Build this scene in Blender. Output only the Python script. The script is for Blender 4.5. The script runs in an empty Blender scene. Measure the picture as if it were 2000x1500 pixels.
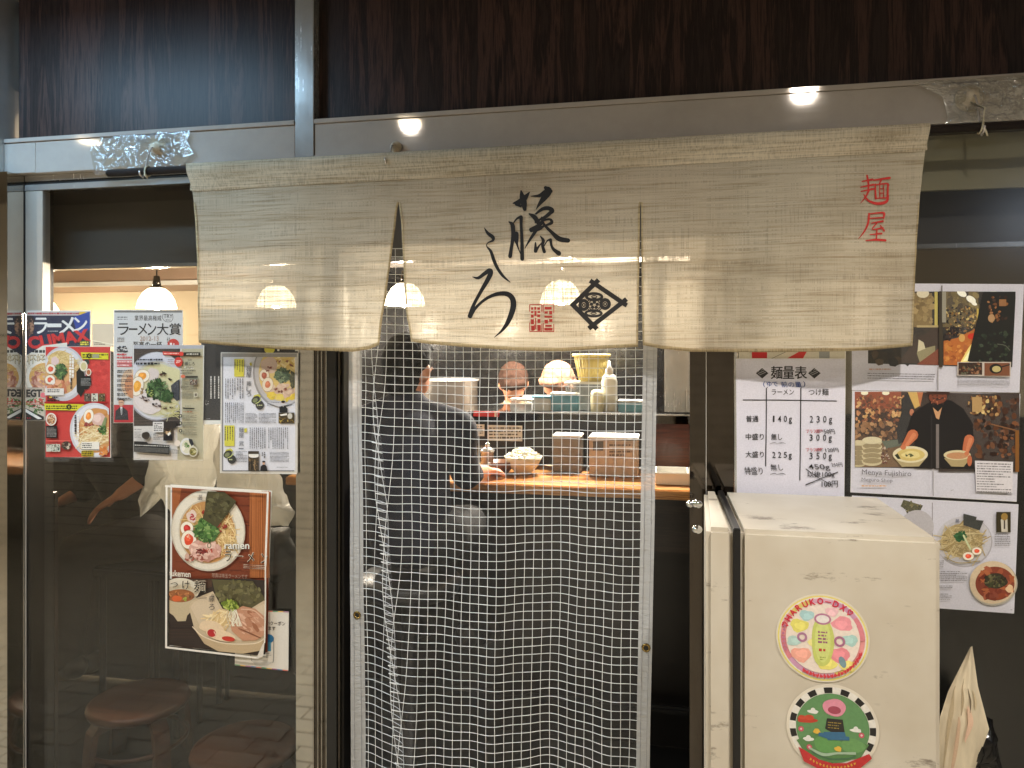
import bpy, bmesh, math, random
from mathutils import Vector, Matrix, noise
R = math.radians
random.seed(7)
scn = bpy.context.scene
COL = scn.collection

# ------------------------------------------------------------------ camera
CY, EYE, YAW, FPX, HOR = -2.1, 1.58, 11.3, 1444.0, 680.0
cam_d = bpy.data.cameras.new('camera'); cam = bpy.data.objects.new('camera', cam_d); COL.objects.link(cam)
cam.location = (0, CY, EYE); cam.rotation_euler = (R(90), 0, R(YAW))
cam_d.sensor_width = 36; cam_d.lens = 36*FPX/2000; cam_d.shift_y = -(750-HOR)/2000
cam_d.clip_start = 0.02; cam_d.clip_end = 200
scn.camera = cam
# ------------------------------------------------------------------ world
world = bpy.data.worlds.new('World'); scn.world = world; world.use_nodes = True
wn = world.node_tree.nodes; wl = world.node_tree.links
sky = wn.new('ShaderNodeTexSky'); sky.sky_type = 'NISHITA'; sky.sun_disc = False
sky.sun_elevation = R(2); sky.sun_rotation = R(200)
wn['Background'].inputs['Strength'].default_value = 0.02
wl.new(sky.outputs[0], wn['Background'].inputs['Color'])
vs = scn.view_settings; vs.view_transform = 'Standard'; vs.look = 'None'; vs.exposure = 0.0; vs.gamma = 1
vs.use_curve_mapping = False
cy = scn.cycles
try:
    cy.use_denoising = True; cy.max_bounces = 10; cy.transparent_max_bounces = 20; cy.glossy_bounces = 6
    cy.caustics_reflective = False; cy.caustics_refractive = False; cy.sample_clamp_indirect = 6; cy.blur_glossy = 0.5
except Exception: pass

# ------------------------------------------------------------------ lamps (fittings are built further down)
CEIL = 2.75
DOWN = [(-5.05, -1.58), (-3.15, -1.58), (-1.26, -1.58), (0.63, -1.45), (2.5, -1.45)]  # leftmost one is an addition to brighten the mirrored corridor wall
DOWN_W = [108, 108, 145, 158, 170]
PEND = [(-2.80, 1.62, 1.86), (-2.06, 1.62, 1.86), (-1.32, 1.62, 1.86), (-0.49, 1.62, 1.86), (-4.25, 2.35, 1.86)]
def lamp(name, kind, loc, power, color, **k):
    d = bpy.data.lights.new(name, kind); d.energy = power; d.color = color
    for a, b in k.items(): setattr(d, a, b)
    o = bpy.data.objects.new(name, d); COL.objects.link(o); o.location = loc
    return o
for (x, y), w in zip(DOWN, DOWN_W):
    lamp('downlight_lamp', 'SPOT', (x, y, CEIL-0.02), w*1.0, (1, .93, .84), spot_size=R(150), spot_blend=.6, shadow_soft_size=.05)
for (x, y, z) in PEND:
    lamp('pendant_lamp', 'POINT', (x, y, z-0.10), 62, (1, .87, .70), shadow_soft_size=.05)
lamp('kitchen_lamp', 'AREA', (-.27, 1.6, 2.375), 120, (1, .92, .80), shape='RECTANGLE', size=.34, size_y=.12)
tube = lamp('tube_lamp', 'AREA', (-2.0, -.74, CEIL-.06), 22, (.42, .72, 1), shape='RECTANGLE', size=.9, size_y=.12)
wallsign = lamp('box_light_lamp', 'AREA', (2.45, -2.93, 2.36), 2.2, (.78, .88, 1), shape='RECTANGLE', size=.7, size_y=.22)
wallsign.rotation_euler = (R(90), 0, 0)

# ------------------------------------------------------------------ helpers
_s, _c = math.sin(R(YAW)), math.cos(R(YAW))
def W(px, py, Y=0.0):
    """world point on the plane y=Y measured at photo pixel (px, py)"""
    xc = (px-1000)/FPX; zc = (HOR-py)/FPX
    d = (-_s+xc*_c, _c+xc*_s, zc); t = (Y-CY)/d[1]
    return Vector((d[0]*t, Y, EYE+d[2]*t))
def lin(c):
    return tuple((v/255/12.92) if v/255 <= .04045 else ((v/255+.055)/1.055)**2.4 for v in c)
def tag(o, label=None, cat=None, group=None, kind=None):
    if label: o['label'] = label
    if cat: o['category'] = cat
    if group: o['group'] = group
    if kind: o['kind'] = kind
    return o
def empty(name, loc, label, cat, group=None, rz=0):
    o = bpy.data.objects.new(name, None); COL.objects.link(o); o.location = loc; o.rotation_euler = (0, 0, rz)
    o.empty_display_size = .05
    return tag(o, label, cat, group)
def link(name, me, mat=None, parent=None):
    o = bpy.data.objects.new(name, me); COL.objects.link(o)
    if mat is not None:
        me.materials.clear(); me.materials.append(mat)
    if parent is not None:
        o.parent = parent
        m = Matrix.Identity(4); p = parent
        chain = []
        while p is not None: chain.append(p); p = p.parent
        for q in reversed(chain): m = m @ q.matrix_basis @ Matrix.Identity(4)
        o.matrix_basis = m.inverted()      # child meshes are written in world space
    return o
def mesh_of(bm, name, smooth=False):
    me = bpy.data.meshes.new(name); bmesh.ops.recalc_face_normals(bm, faces=bm.faces)
    bm.to_mesh(me); bm.free()
    if smooth:
        for p in me.polygons: p.use_smooth = True
    return me
def obj(name, bm, mat, parent=None, smooth=False):
    return link(name, mesh_of(bm, name, smooth), mat, parent)
def BM(): return bmesh.new()
def box(bm, x0, x1, y0, y1, z0, z1, bev=0):
    r = bmesh.ops.create_cube(bm, size=1, matrix=Matrix.Translation(((x0+x1)/2, (y0+y1)/2, (z0+z1)/2)) @ Matrix.Diagonal((abs(x1-x0), abs(y1-y0), abs(z1-z0), 1)))
    if bev:
        es = list({e for v in r['verts'] for e in v.link_edges})
        bmesh.ops.bevel(bm, geom=es, offset=bev, segments=2, affect='EDGES', clamp_overlap=True)
    return bm
def obox(name, mat, parent, x0, x1, y0, y1, z0, z1, bev=0):
    return obj(name, box(BM(), x0, x1, y0, y1, z0, z1, bev), mat, parent)
def frame_to(d):
    z = Vector(d).normalized(); return z.to_track_quat('Z', 'Y').to_matrix().to_4x4()
def cone(bm, a, b, ra, rb, n=16, caps=True):
    a, b = Vector(a), Vector(b); d = b-a
    if d.length < 1e-6: return
    bmesh.ops.create_cone(bm, cap_ends=caps, segments=n, radius1=ra, radius2=rb, depth=d.length, matrix=Matrix.Translation((a+b)/2) @ frame_to(d))
def ball(bm, c, r, n=14, sc=(1, 1, 1), rot=None):
    m = Matrix.Translation(c) @ (rot or Matrix.Identity(4)) @ Matrix.Diagonal((sc[0]*r, sc[1]*r, sc[2]*r, 1))
    bmesh.ops.create_uvsphere(bm, u_segments=n*2, v_segments=n, radius=1, matrix=m)
def capsule(bm, a, b, ra, rb, n=10):
    cone(bm, a, b, ra, rb, n*2, True); ball(bm, a, ra, n); ball(bm, b, rb, n)
def tube_path(bm, pts, r, n=8, closed=False):
    pts = [Vector(p) for p in pts]; rings = []
    for i, p in enumerate(pts):
        d = (pts[min(i+1, len(pts)-1)]-pts[max(i-1, 0)])
        q = frame_to(d); rr = r[i] if isinstance(r, (list, tuple)) else r
        rings.append([bm.verts.new(p + (q @ Vector((rr*math.cos(2*math.pi*k/n), rr*math.sin(2*math.pi*k/n), 0)))) for k in range(n)])
    for a, b in zip(rings, rings[1:]):
        for k in range(n): bm.faces.new((a[k], a[(k+1) % n], b[(k+1) % n], b[k]))
    bm.faces.new(rings[0][::-1]); bm.faces.new(rings[-1])
def lathe(bm, c, prof, n=32, axis='Z', ang=2*math.pi):
    """prof: (radius, height) pairs about a vertical axis through c"""
    rings = []
    for r, h in prof:
        rings.append([bm.verts.new((c[0]+max(r, 1e-4)*math.cos(2*math.pi*k/n), c[1]+max(r, 1e-4)*math.sin(2*math.pi*k/n), c[2]+h)) for k in range(n)])
    for a, b in zip(rings, rings[1:]):
        for k in range(n): bm.faces.new((a[k], a[(k+1) % n], b[(k+1) % n], b[k]))
    return bm

# ------------------------------------------------------------------ materials
class NT:
    def __init__(s, name):
        s.m = bpy.data.materials.new(name); s.m.use_nodes = True; s.t = s.m.node_tree; s.n = s.t.nodes; s.n.clear()
        s.out = s.n.new('ShaderNodeOutputMaterial')
    def new(s, t, **k):
        n = s.n.new(t)
        for a, b in k.items():
            if a.startswith('i_'):
                key = a[2:].replace('_', ' ')
                n.inputs[key].default_value = b
            else: setattr(n, a, b)
        return n
    def l(s, a, b): s.t.links.new(a, b)
    def coord(s, scale=(1, 1, 1), kind='Object'):
        tc = s.new('ShaderNodeTexCoord'); mp = s.new('ShaderNodeMapping'); mp.inputs['Scale'].default_value = scale
        s.l(tc.outputs[kind], mp.inputs[0]); return mp.outputs[0]
    def noise(s, scale, sc=(1, 1, 1), detail=4, rough=.55, dist=0):
        n = s.new('ShaderNodeTexNoise'); n.inputs['Scale'].default_value = scale; n.inputs['Detail'].default_value = detail
        n.inputs['Roughness'].default_value = rough; n.inputs['Distortion'].default_value = dist
        s.l(s.coord(sc), n.inputs['Vector']); return n.outputs['Fac']
    def ramp(s, fac, stops):
        r = s.new('ShaderNodeValToRGB'); e = r.color_ramp.elements
        while len(e) < len(stops): e.new(.5)
        for k, (p, c) in zip(e, stops): k.position = p; k.color = (c, c, c, 1) if isinstance(c, (int, float)) else (*c, 1)
        s.l(fac, r.inputs[0]); return r.outputs[0]
    def bump(s, h, strength=.3, dist=.01):
        b = s.new('ShaderNodeBump'); b.inputs['Strength'].default_value = strength; b.inputs['Distance'].default_value = dist
        s.l(h, b.inputs['Height']); return b.outputs[0]
def mat(name, c, rough=.5, metal=0, var=.12, vscale=6, vsc=(1, 1, 1), bump=0, bscale=60, bdist=.002, spec=.5, emit=None, es=0, coat=0, rvar=.1):
    """simple principled with noise driven colour, roughness and relief"""
    t = NT(name); b = t.new('ShaderNodeBsdfPrincipled'); c = lin(c)
    f = t.noise(vscale, vsc, 5, .6)
    t.l(t.ramp(f, [(.25, tuple(v*(1-var) for v in c)), (.75, tuple(min(1, v*(1+var)) for v in c))]), b.inputs['Base Color'])
    t.l(t.ramp(f, [(.2, max(0, rough-rvar*rough)), (.8, min(1, rough+rvar*rough))]), b.inputs['Roughness'])
    b.inputs['Metallic'].default_value = metal; b.inputs['Specular IOR Level'].default_value = spec
    b.inputs['Coat Weight'].default_value = coat
    if emit: b.inputs['Emission Color'].default_value = (*lin(emit), 1); b.inputs['Emission Strength'].default_value = es
    if bump: t.l(t.bump(t.noise(bscale, vsc, 3), bump, bdist), b.inputs['Normal'])
    t.l(b.outputs[0], t.out.inputs[0]); return t.m
def glass_mat(name, tint=(.9, .9, .9), refl=1.0, rough=.02, bump=0, bscale=8, milk=0, ior=1.45, bdist=.003, smear=True, sv=.015):
    t = NT(name)
    tr = t.new('ShaderNodeBsdfTransparent'); tr.inputs[0].default_value = (*tint, 1)
    gl = t.new('ShaderNodeBsdfGlossy'); gl.inputs['Roughness'].default_value = rough; gl.inputs[0].default_value = (.95, .97, 1, 1)
    # Schlick reflectance that is the same from both sides of a thin sheet
    geo = t.new('ShaderNodeNewGeometry'); dp = t.new('ShaderNodeVectorMath', operation='DOT_PRODUCT'); ab = t.new('ShaderNodeMath', operation='ABSOLUTE')
    t.l(geo.outputs['Incoming'], dp.inputs[0]); t.l(geo.outputs['Normal'], dp.inputs[1]); t.l(dp.outputs['Value'], ab.inputs[0])
    om = t.new('ShaderNodeMath', operation='SUBTRACT'); om.inputs[0].default_value = 1; t.l(ab.outputs[0], om.inputs[1])
    pw = t.new('ShaderNodeMath', operation='POWER'); pw.inputs[1].default_value = 5; t.l(om.outputs[0], pw.inputs[0])
    f0 = ((ior-1)/(ior+1))**2; fr = t.new('ShaderNodeMath', operation='MULTIPLY_ADD'); fr.inputs[1].default_value = 1-f0; fr.inputs[2].default_value = f0; t.l(pw.outputs[0], fr.inputs[0])
    mx = t.new('ShaderNodeMixShader')
    mul = t.new('ShaderNodeMath', operation='MULTIPLY'); mul.inputs[1].default_value = refl; mul.use_clamp = True
    t.l(fr.outputs[0], mul.inputs[0]); t.l(mul.outputs[0], mx.inputs[0]); t.l(tr.outputs[0], mx.inputs[1]); t.l(gl.outputs[0], mx.inputs[2])
    if bump:
        nb = t.bump(t.noise(bscale, (1, 1, 1), 4, .6, .4), bump, bdist); t.l(nb, gl.inputs['Normal'])
    if smear: t.l(t.ramp(t.noise(5, (1, 1, .3), 6, .7), [(.35, rough), (.75, rough+sv)]), gl.inputs['Roughness'])
    last = mx
    if milk:
        df = t.new('ShaderNodeBsdfDiffuse'); df.inputs[0].default_value = (.85, .87, .9, 1)
        m2 = t.new('ShaderNodeMixShader')
        t.l(t.ramp(t.noise(7, (1, 1, .5), 6, .7), [(.3, milk*.5), (.8, milk*1.6)]), m2.inputs[0])
        t.l(mx.outputs[0], m2.inputs[1]); t.l(df.outputs[0], m2.inputs[2]); last = m2
    t.l(last.outputs[0], t.out.inputs[0]); return t.m
def glow_mat(name, c, s):
    t = NT(name); e = t.new('ShaderNodeEmission'); e.inputs[0].default_value = (*lin(c), 1); e.inputs[1].default_value = s
    t.l(e.outputs[0], t.out.inputs[0]); return t.m

def wood_mat(name, c1, c2, rough=.3, axis='Z', scale=1.0, coat=0.0, mid=None):
    t = NT(name); b = t.new('ShaderNodeBsdfPrincipled')
    sc = {'Z': (8, 8, .42), 'X': (.5, 9, 9)}[axis]
    f1 = t.noise(2.2*scale, sc, 7, .62, .9)
    f2 = t.noise(9*scale, tuple(v*1.6 for v in sc), 5, .7, .3)
    a = t.new('ShaderNodeMath', operation='MULTIPLY_ADD'); a.inputs[1].default_value = .45
    t.l(f2, a.inputs[0]); t.l(f1, a.inputs[2])
    c1, c2 = lin(c1), lin(c2); m = lin(mid) if mid else tuple((x+y)/2 for x, y in zip(c1, c2))
    col = t.ramp(a.outputs[0], [(.50, c1), (.62, m), (.70, c1), (.80, c2), (.90, c1)])
    t.l(col, b.inputs['Base Color'])
    b.inputs['Roughness'].default_value = rough; b.inputs['Coat Weight'].default_value = coat; b.inputs['Coat Roughness'].default_value = .25; b.inputs['Specular IOR Level'].default_value = .3 if axis == 'Z' else .5
    t.l(t.bump(a.outputs[0], .15, .002), b.inputs['Normal'])
    t.l(b.outputs[0], t.out.inputs[0]); return t.m
def steel_mat(name, c=(190, 190, 190), rough=.18, brushed='Z', metal=1, bump=.04):
    t = NT(name); b = t.new('ShaderNodeBsdfPrincipled'); b.inputs['Metallic'].default_value = metal
    sc = {'Z': (60, 60, 1.2), 'X': (1.2, 60, 60)}[brushed]
    f = t.noise(3, sc, 5, .6); g = t.noise(3.5, (1, 1, 1), 6, .7)
    c = lin(c)
    t.l(t.ramp(g, [(.3, tuple(v*.8 for v in c)), (.7, c)]), b.inputs['Base Color'])
    a = t.new('ShaderNodeMath', operation='MULTIPLY'); t.l(f, a.inputs[0]); t.l(g, a.inputs[1])
    t.l(t.ramp(a.outputs[0], [(.1, rough*.7), (.5, rough*1.5)]), b.inputs['Roughness'])
    if bump: t.l(t.bump(f, bump, .0015), b.inputs['Normal'])
    t.l(b.outputs[0], t.out.inputs[0]); return t.m

M = {}
M['rosewood'] = wood_mat('rosewood_laminate', (32, 24, 23), (76, 55, 49), .42, 'Z', 1.0, .0, (53, 41, 38))
M['mirror'] = steel_mat('polished_steel', (198, 194, 186), .05, 'Z', bump=.01)
M['steel'] = steel_mat('brushed_steel', (222, 214, 206), .055, 'X', metal=.40, bump=.012)
M['steelv'] = steel_mat('brushed_steel_upright', (212, 212, 210), .22, 'Z', metal=.7)
M['darksteel'] = steel_mat('dark_polished_steel', (92, 86, 80), .06, 'Z', bump=.012)
M['blackframe'] = mat('black_frame_paint', (26, 25, 24), .35, vscale=9)
M['glass'] = glass_mat('window_glass', (.80, .79, .77), 1.1, .012, ior=1.55)
M['glass_r'] = glass_mat('window_glass_dark', (.74, .74, .74), 1.15, .2, ior=1.5)
M['vinyl'] = glass_mat('clear_vinyl', (.92, .93, .95), 1.0, .06, bump=.55, bscale=14, milk=.014, ior=1.38, bdist=.016)
M['tape'] = glass_mat('packing_tape', (.86, .83, .74), 6, .10, bump=1.0, bscale=30, milk=.10, bdist=.01)
M['sleeve'] = glass_mat('plastic_sleeve', (.97, .97, .97), .8, .08, bump=.2, bscale=20, milk=.03)
M['beige'] = mat('beige_wall_paint', (205, 190, 160), .8, var=.08, vscale=2)
M['plaster'] = mat('grey_plaster', (196, 190, 176), .8, var=.1, vscale=2)
M['ceiling'] = mat('ceiling_board', (132, 126, 118), .85, var=.05)
M['tile'] = mat('stoneware_tile', (196, 188, 170), .42, var=.14, vscale=9, bump=.2, bscale=50)
M['grout'] = mat('grout', (70, 64, 56), .9)
M['paver'] = mat('floor_paver', (186, 176, 156), .38, var=.16, vscale=5, bump=.25, bscale=60)
M['black'] = mat('black_plastic', (20, 20, 21), .4)
M['board'] = mat('dark_grey_board', (96, 94, 92), .45, var=.1, vscale=3)
M['darktile'] = mat('dark_glazed_wall', (30, 29, 30), .18, var=.5, vscale=14, bump=.3, bscale=20)
M['counterwood'] = wood_mat('counter_wood', (150, 96, 48), (205, 148, 84), .28, 'X', .8, .4, (178, 120, 64))
M['counterfront'] = wood_mat('counter_front_wood', (20, 15, 13), (42, 30, 24), .3, 'X', .8, .2)
M['brownpanel'] = wood_mat('brown_panel', (62, 28, 16), (88, 42, 24), .3, 'X', .8, .3)
M['alu'] = mat('satin_aluminium', (222, 218, 210), .38, .75, var=.06)
M['stool'] = wood_mat('bent_beech_wood', (66, 34, 18), (88, 48, 26), .42, 'X', .7, .15)
M['cream'] = None
M['white'] = mat('white_plastic', (225, 224, 218), .35, var=.04)
M['chrome'] = steel_mat('chrome', (225, 225, 225), .04, 'Z', bump=0)
M['brass'] = steel_mat('brass_eyelet', (150, 128, 80), .2, 'Z', bump=0)
M['rod'] = mat('dark_rod_lacquer', (40, 33, 31), .4, var=.3, vscale=20)
M['string'] = mat('twine', (190, 180, 155), .9)
M['skin'] = mat('skin', (214, 150, 116), .5, var=.1, vscale=18, bump=.1)
M['hair'] = mat('black_hair', (15, 13, 12), .75, var=.5, vscale=60, vsc=(1, 1, .2), spec=.12, bump=.8, bscale=120, bdist=.006)
M['navy'] = mat('navy_jacket_cloth', (21, 23, 38), .85, var=.3, vscale=10, bump=.5, bscale=14, bdist=.012)
M['blackcloth'] = mat('black_cloth', (22, 21, 22), .9, var=.3, vscale=10, bump=.4, bscale=14, bdist=.01)
M['greycloth'] = mat('grey_trouser_cloth', (50, 48, 47), .9, var=.2, vscale=10, bump=.4, bscale=14, bdist=.01)
M['whitecloth'] = mat('white_cloth', (205, 212, 218), .85, var=.1, vscale=10, bump=.3)
M['eye'] = mat('eye_dark', (25, 18, 16), .2)
M['lip'] = mat('lip', (165, 90, 80), .5)

def cream_mat():
    t = NT('cream_enamel'); b = t.new('ShaderNodeBsdfPrincipled')
    base, dark, rust = lin((212, 206, 193)), lin((184, 172, 152)), lin((86, 70, 56))
    big = t.noise(1.6, (1, 1, 1), 5, .6)
    c0 = t.ramp(big, [(.3, dark), (.62, base)])
    sp = t.noise(10, (.55, 1, 1.6), 7, .72)
    m = t.ramp(sp, [(.60, 0), (.67, .7)])
    sp2 = t.noise(30, (.25, 1, 1), 3, .5)
    m2 = t.ramp(sp2, [(.70, 0), (.76, .5)])
    mx = t.new('ShaderNodeMixRGB'); t.l(m, mx.inputs[0]); t.l(c0, mx.inputs[1]); mx.inputs[2].default_value = (*rust, 1)
    mx2 = t.new('ShaderNodeMixRGB'); t.l(m2, mx2.inputs[0]); t.l(mx.outputs[0], mx2.inputs[1]); mx2.inputs[2].default_value = (*rust, 1)
    t.l(mx2.outputs[0], b.inputs['Base Color'])
    t.l(t.ramp(big, [(.2, .32), (.8, .5)]), b.inputs['Roughness'])
    t.l(t.bump(t.noise(5, (1, 1, 1), 4), .12, .01), b.inputs['Normal'])
    t.l(b.outputs[0], t.out.inputs[0]); return t.m
M['cream'] = cream_mat()

def linen_mat(name, c, trans=.3, alpha=.10):
    t = NT(name); c = lin(c)
    slub = t.noise(1, (6, 6, 210), 5, .62, .2)       # streaks along the weft
    warp = t.noise(1, (330, 330, 5), 2, .5)               # fine upright threads
    weft = t.noise(1, (7, 7, 360), 2, .5)
    big = t.noise(2.6, (1, 1, 1.6), 5, .6)
    col = t.ramp(slub, [(.28, tuple(v*f for v, f in zip(c, (.60, .55, .47)))), (.40, tuple(v*f for v, f in zip(c, (.84, .81, .77)))), (.50, tuple(v*.95 for v in c)), (.70, tuple(min(1, v*1.06) for v in c))])
    st = t.ramp(big, [(.28, (.60, .56, .50)), (.45, (.88, .86, .83)), (.62, (1, 1, 1))])
    hf = t.new('ShaderNodeMath', operation='MULTIPLY'); hf.inputs[1].default_value = .5; t.l(weft, hf.inputs[0])
    wv0 = t.new('ShaderNodeMath', operation='MULTIPLY_ADD'); wv0.inputs[1].default_value = .5; t.l(warp, wv0.inputs[0]); t.l(hf.outputs[0], wv0.inputs[2])
    wv = t.ramp(wv0.outputs[0], [(.38, .58), (.5, .86), (.6, 1.0)])
    m1 = t.new('ShaderNodeMixRGB', blend_type='MULTIPLY'); m1.inputs[0].default_value = .8; t.l(col, m1.inputs[1]); t.l(st, m1.inputs[2])
    m2 = t.new('ShaderNodeMixRGB', blend_type='MULTIPLY'); m2.inputs[0].default_value = 1; t.l(m1.outputs[0], m2.inputs[1]); t.l(wv, m2.inputs[2])
    df = t.new('ShaderNodeBsdfDiffuse'); tl = t.new('ShaderNodeBsdfTranslucent'); tp = t.new('ShaderNodeBsdfTransparent')
    tp.inputs[0].default_value = (1, .95, .84, 1)
    t.l(m2.outputs[0], df.inputs[0]); t.l(m2.outputs[0], tl.inputs[0])
    a = t.new('ShaderNodeMath', operation='MULTIPLY'); t.l(warp, a.inputs[0]); t.l(weft, a.inputs[1])
    nb = t.new('ShaderNodeMath', operation='ADD'); t.l(a.outputs[0], nb.inputs[0]); t.l(slub, nb.inputs[1])
    n1 = t.bump(nb.outputs[0], .35, .0015); t.l(n1, df.inputs['Normal'])
    x = t.new('ShaderNodeMixShader'); x.inputs[0].default_value = trans; t.l(df.outputs[0], x.inputs[1]); t.l(tl.outputs[0], x.inputs[2])
    y = t.new('ShaderNodeMixShader'); t.l(t.ramp(a.outputs[0], [(.16, alpha*.25), (.38, alpha*2.2)]), y.inputs[0])
    t.l(x.outputs[0], y.inputs[1]); t.l(tp.outputs[0], y.inputs[2]); t.l(y.outputs[0], t.out.inputs[0]); return t.m
M['linen'] = linen_mat('unbleached_linen', (238, 227, 204), .36, .15)
M['linen_d'] = linen_mat('linen_pocket', (232, 220, 196), .25, .05)
M['linen_h'] = linen_mat('linen_hem', (206, 190, 156), .2, .03)

def print_mat(name, rough=.35, grain=.10, gs=900, coat=0):
    """flat print: colour comes with the inked shapes, fine mottling only"""
    t = NT(name); b = t.new('ShaderNodeBsdfPrincipled'); at = t.new('ShaderNodeAttribute', attribute_name='ink')
    n = t.noise(gs, (1, 1, 1), 2, .6)
    r = t.ramp(n, [(.3, 1-grain), (.7, 1.0)])
    m = t.new('ShaderNodeMixRGB', blend_type='MULTIPLY'); m.inputs[0].default_value = 1; t.l(at.outputs[0], m.inputs[1]); t.l(r, m.inputs[2])
    t.l(m.outputs[0], b.inputs['Base Color']); b.inputs['Roughness'].default_value = rough; b.inputs['Coat Weight'].default_value = coat
    b.inputs['Coat Roughness'].default_value = .12
    t.l(b.outputs[0], t.out.inputs[0]); return t.m
M['print'] = print_mat('printed_ink', .4, .12, 260)
M['ink'] = print_mat('cloth_ink', .8, .25, 420)
M['sticker'] = print_mat('sticker_print', .4, .12, 160, .3)

# ------------------------------------------------------------------ flat print drawing
_tc = {}
def text_polys(s, bold=0.0):
    k = (s, bold)
    if k in _tc: return _tc[k]
    cu = bpy.data.curves.new('t', 'FONT'); cu.body = s; cu.size = 1; cu.offset = bold; cu.resolution_u = 3; cu.fill_mode = 'BOTH'
    o = bpy.data.objects.new('t', cu); COL.objects.link(o); bpy.context.view_layer.update()
    me = bpy.data.meshes.new_from_object(o.evaluated_get(bpy.context.evaluated_depsgraph_get()))
    v = [(p.co.x, p.co.y) for p in me.vertices]; f = [list(p.vertices) for p in me.polygons]
    bpy.data.objects.remove(o); bpy.data.curves.remove(cu); bpy.data.meshes.remove(me)
    if not v: v = [(0, 0), (1, 0), (1, 1)]; f = []
    x0 = min(a for a, _ in v); x1 = max(a for a, _ in v); y0 = min(b for _, b in v); y1 = max(b for _, b in v)
    w = max(x1-x0, 1e-4); h = max(y1-y0, 1e-4)
    r = ([((a-x0)/w, (b-y0)/h) for a, b in v], f, w/h)
    _tc[k] = r; return r
def clip_poly(pts, cl):
    for (ax, lim, sgn) in ((0, cl[0], 1), (0, cl[2], -1), (1, cl[1], 1), (1, cl[3], -1)):
        out = []; n = len(pts)
        if n < 3: return []
        for i in range(n):
            p, q = pts[i], pts[(i+1) % n]
            ip, iq = (p[ax]-lim)*sgn >= 0, (q[ax]-lim)*sgn >= 0
            if ip: out.append(p)
            if ip != iq:
                t = (lim-p[ax])/(q[ax]-p[ax]); out.append((p[0]+(q[0]-p[0])*t, p[1]+(q[1]-p[1])*t))
        pts = out
    return pts if len(pts) >= 3 else []
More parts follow.
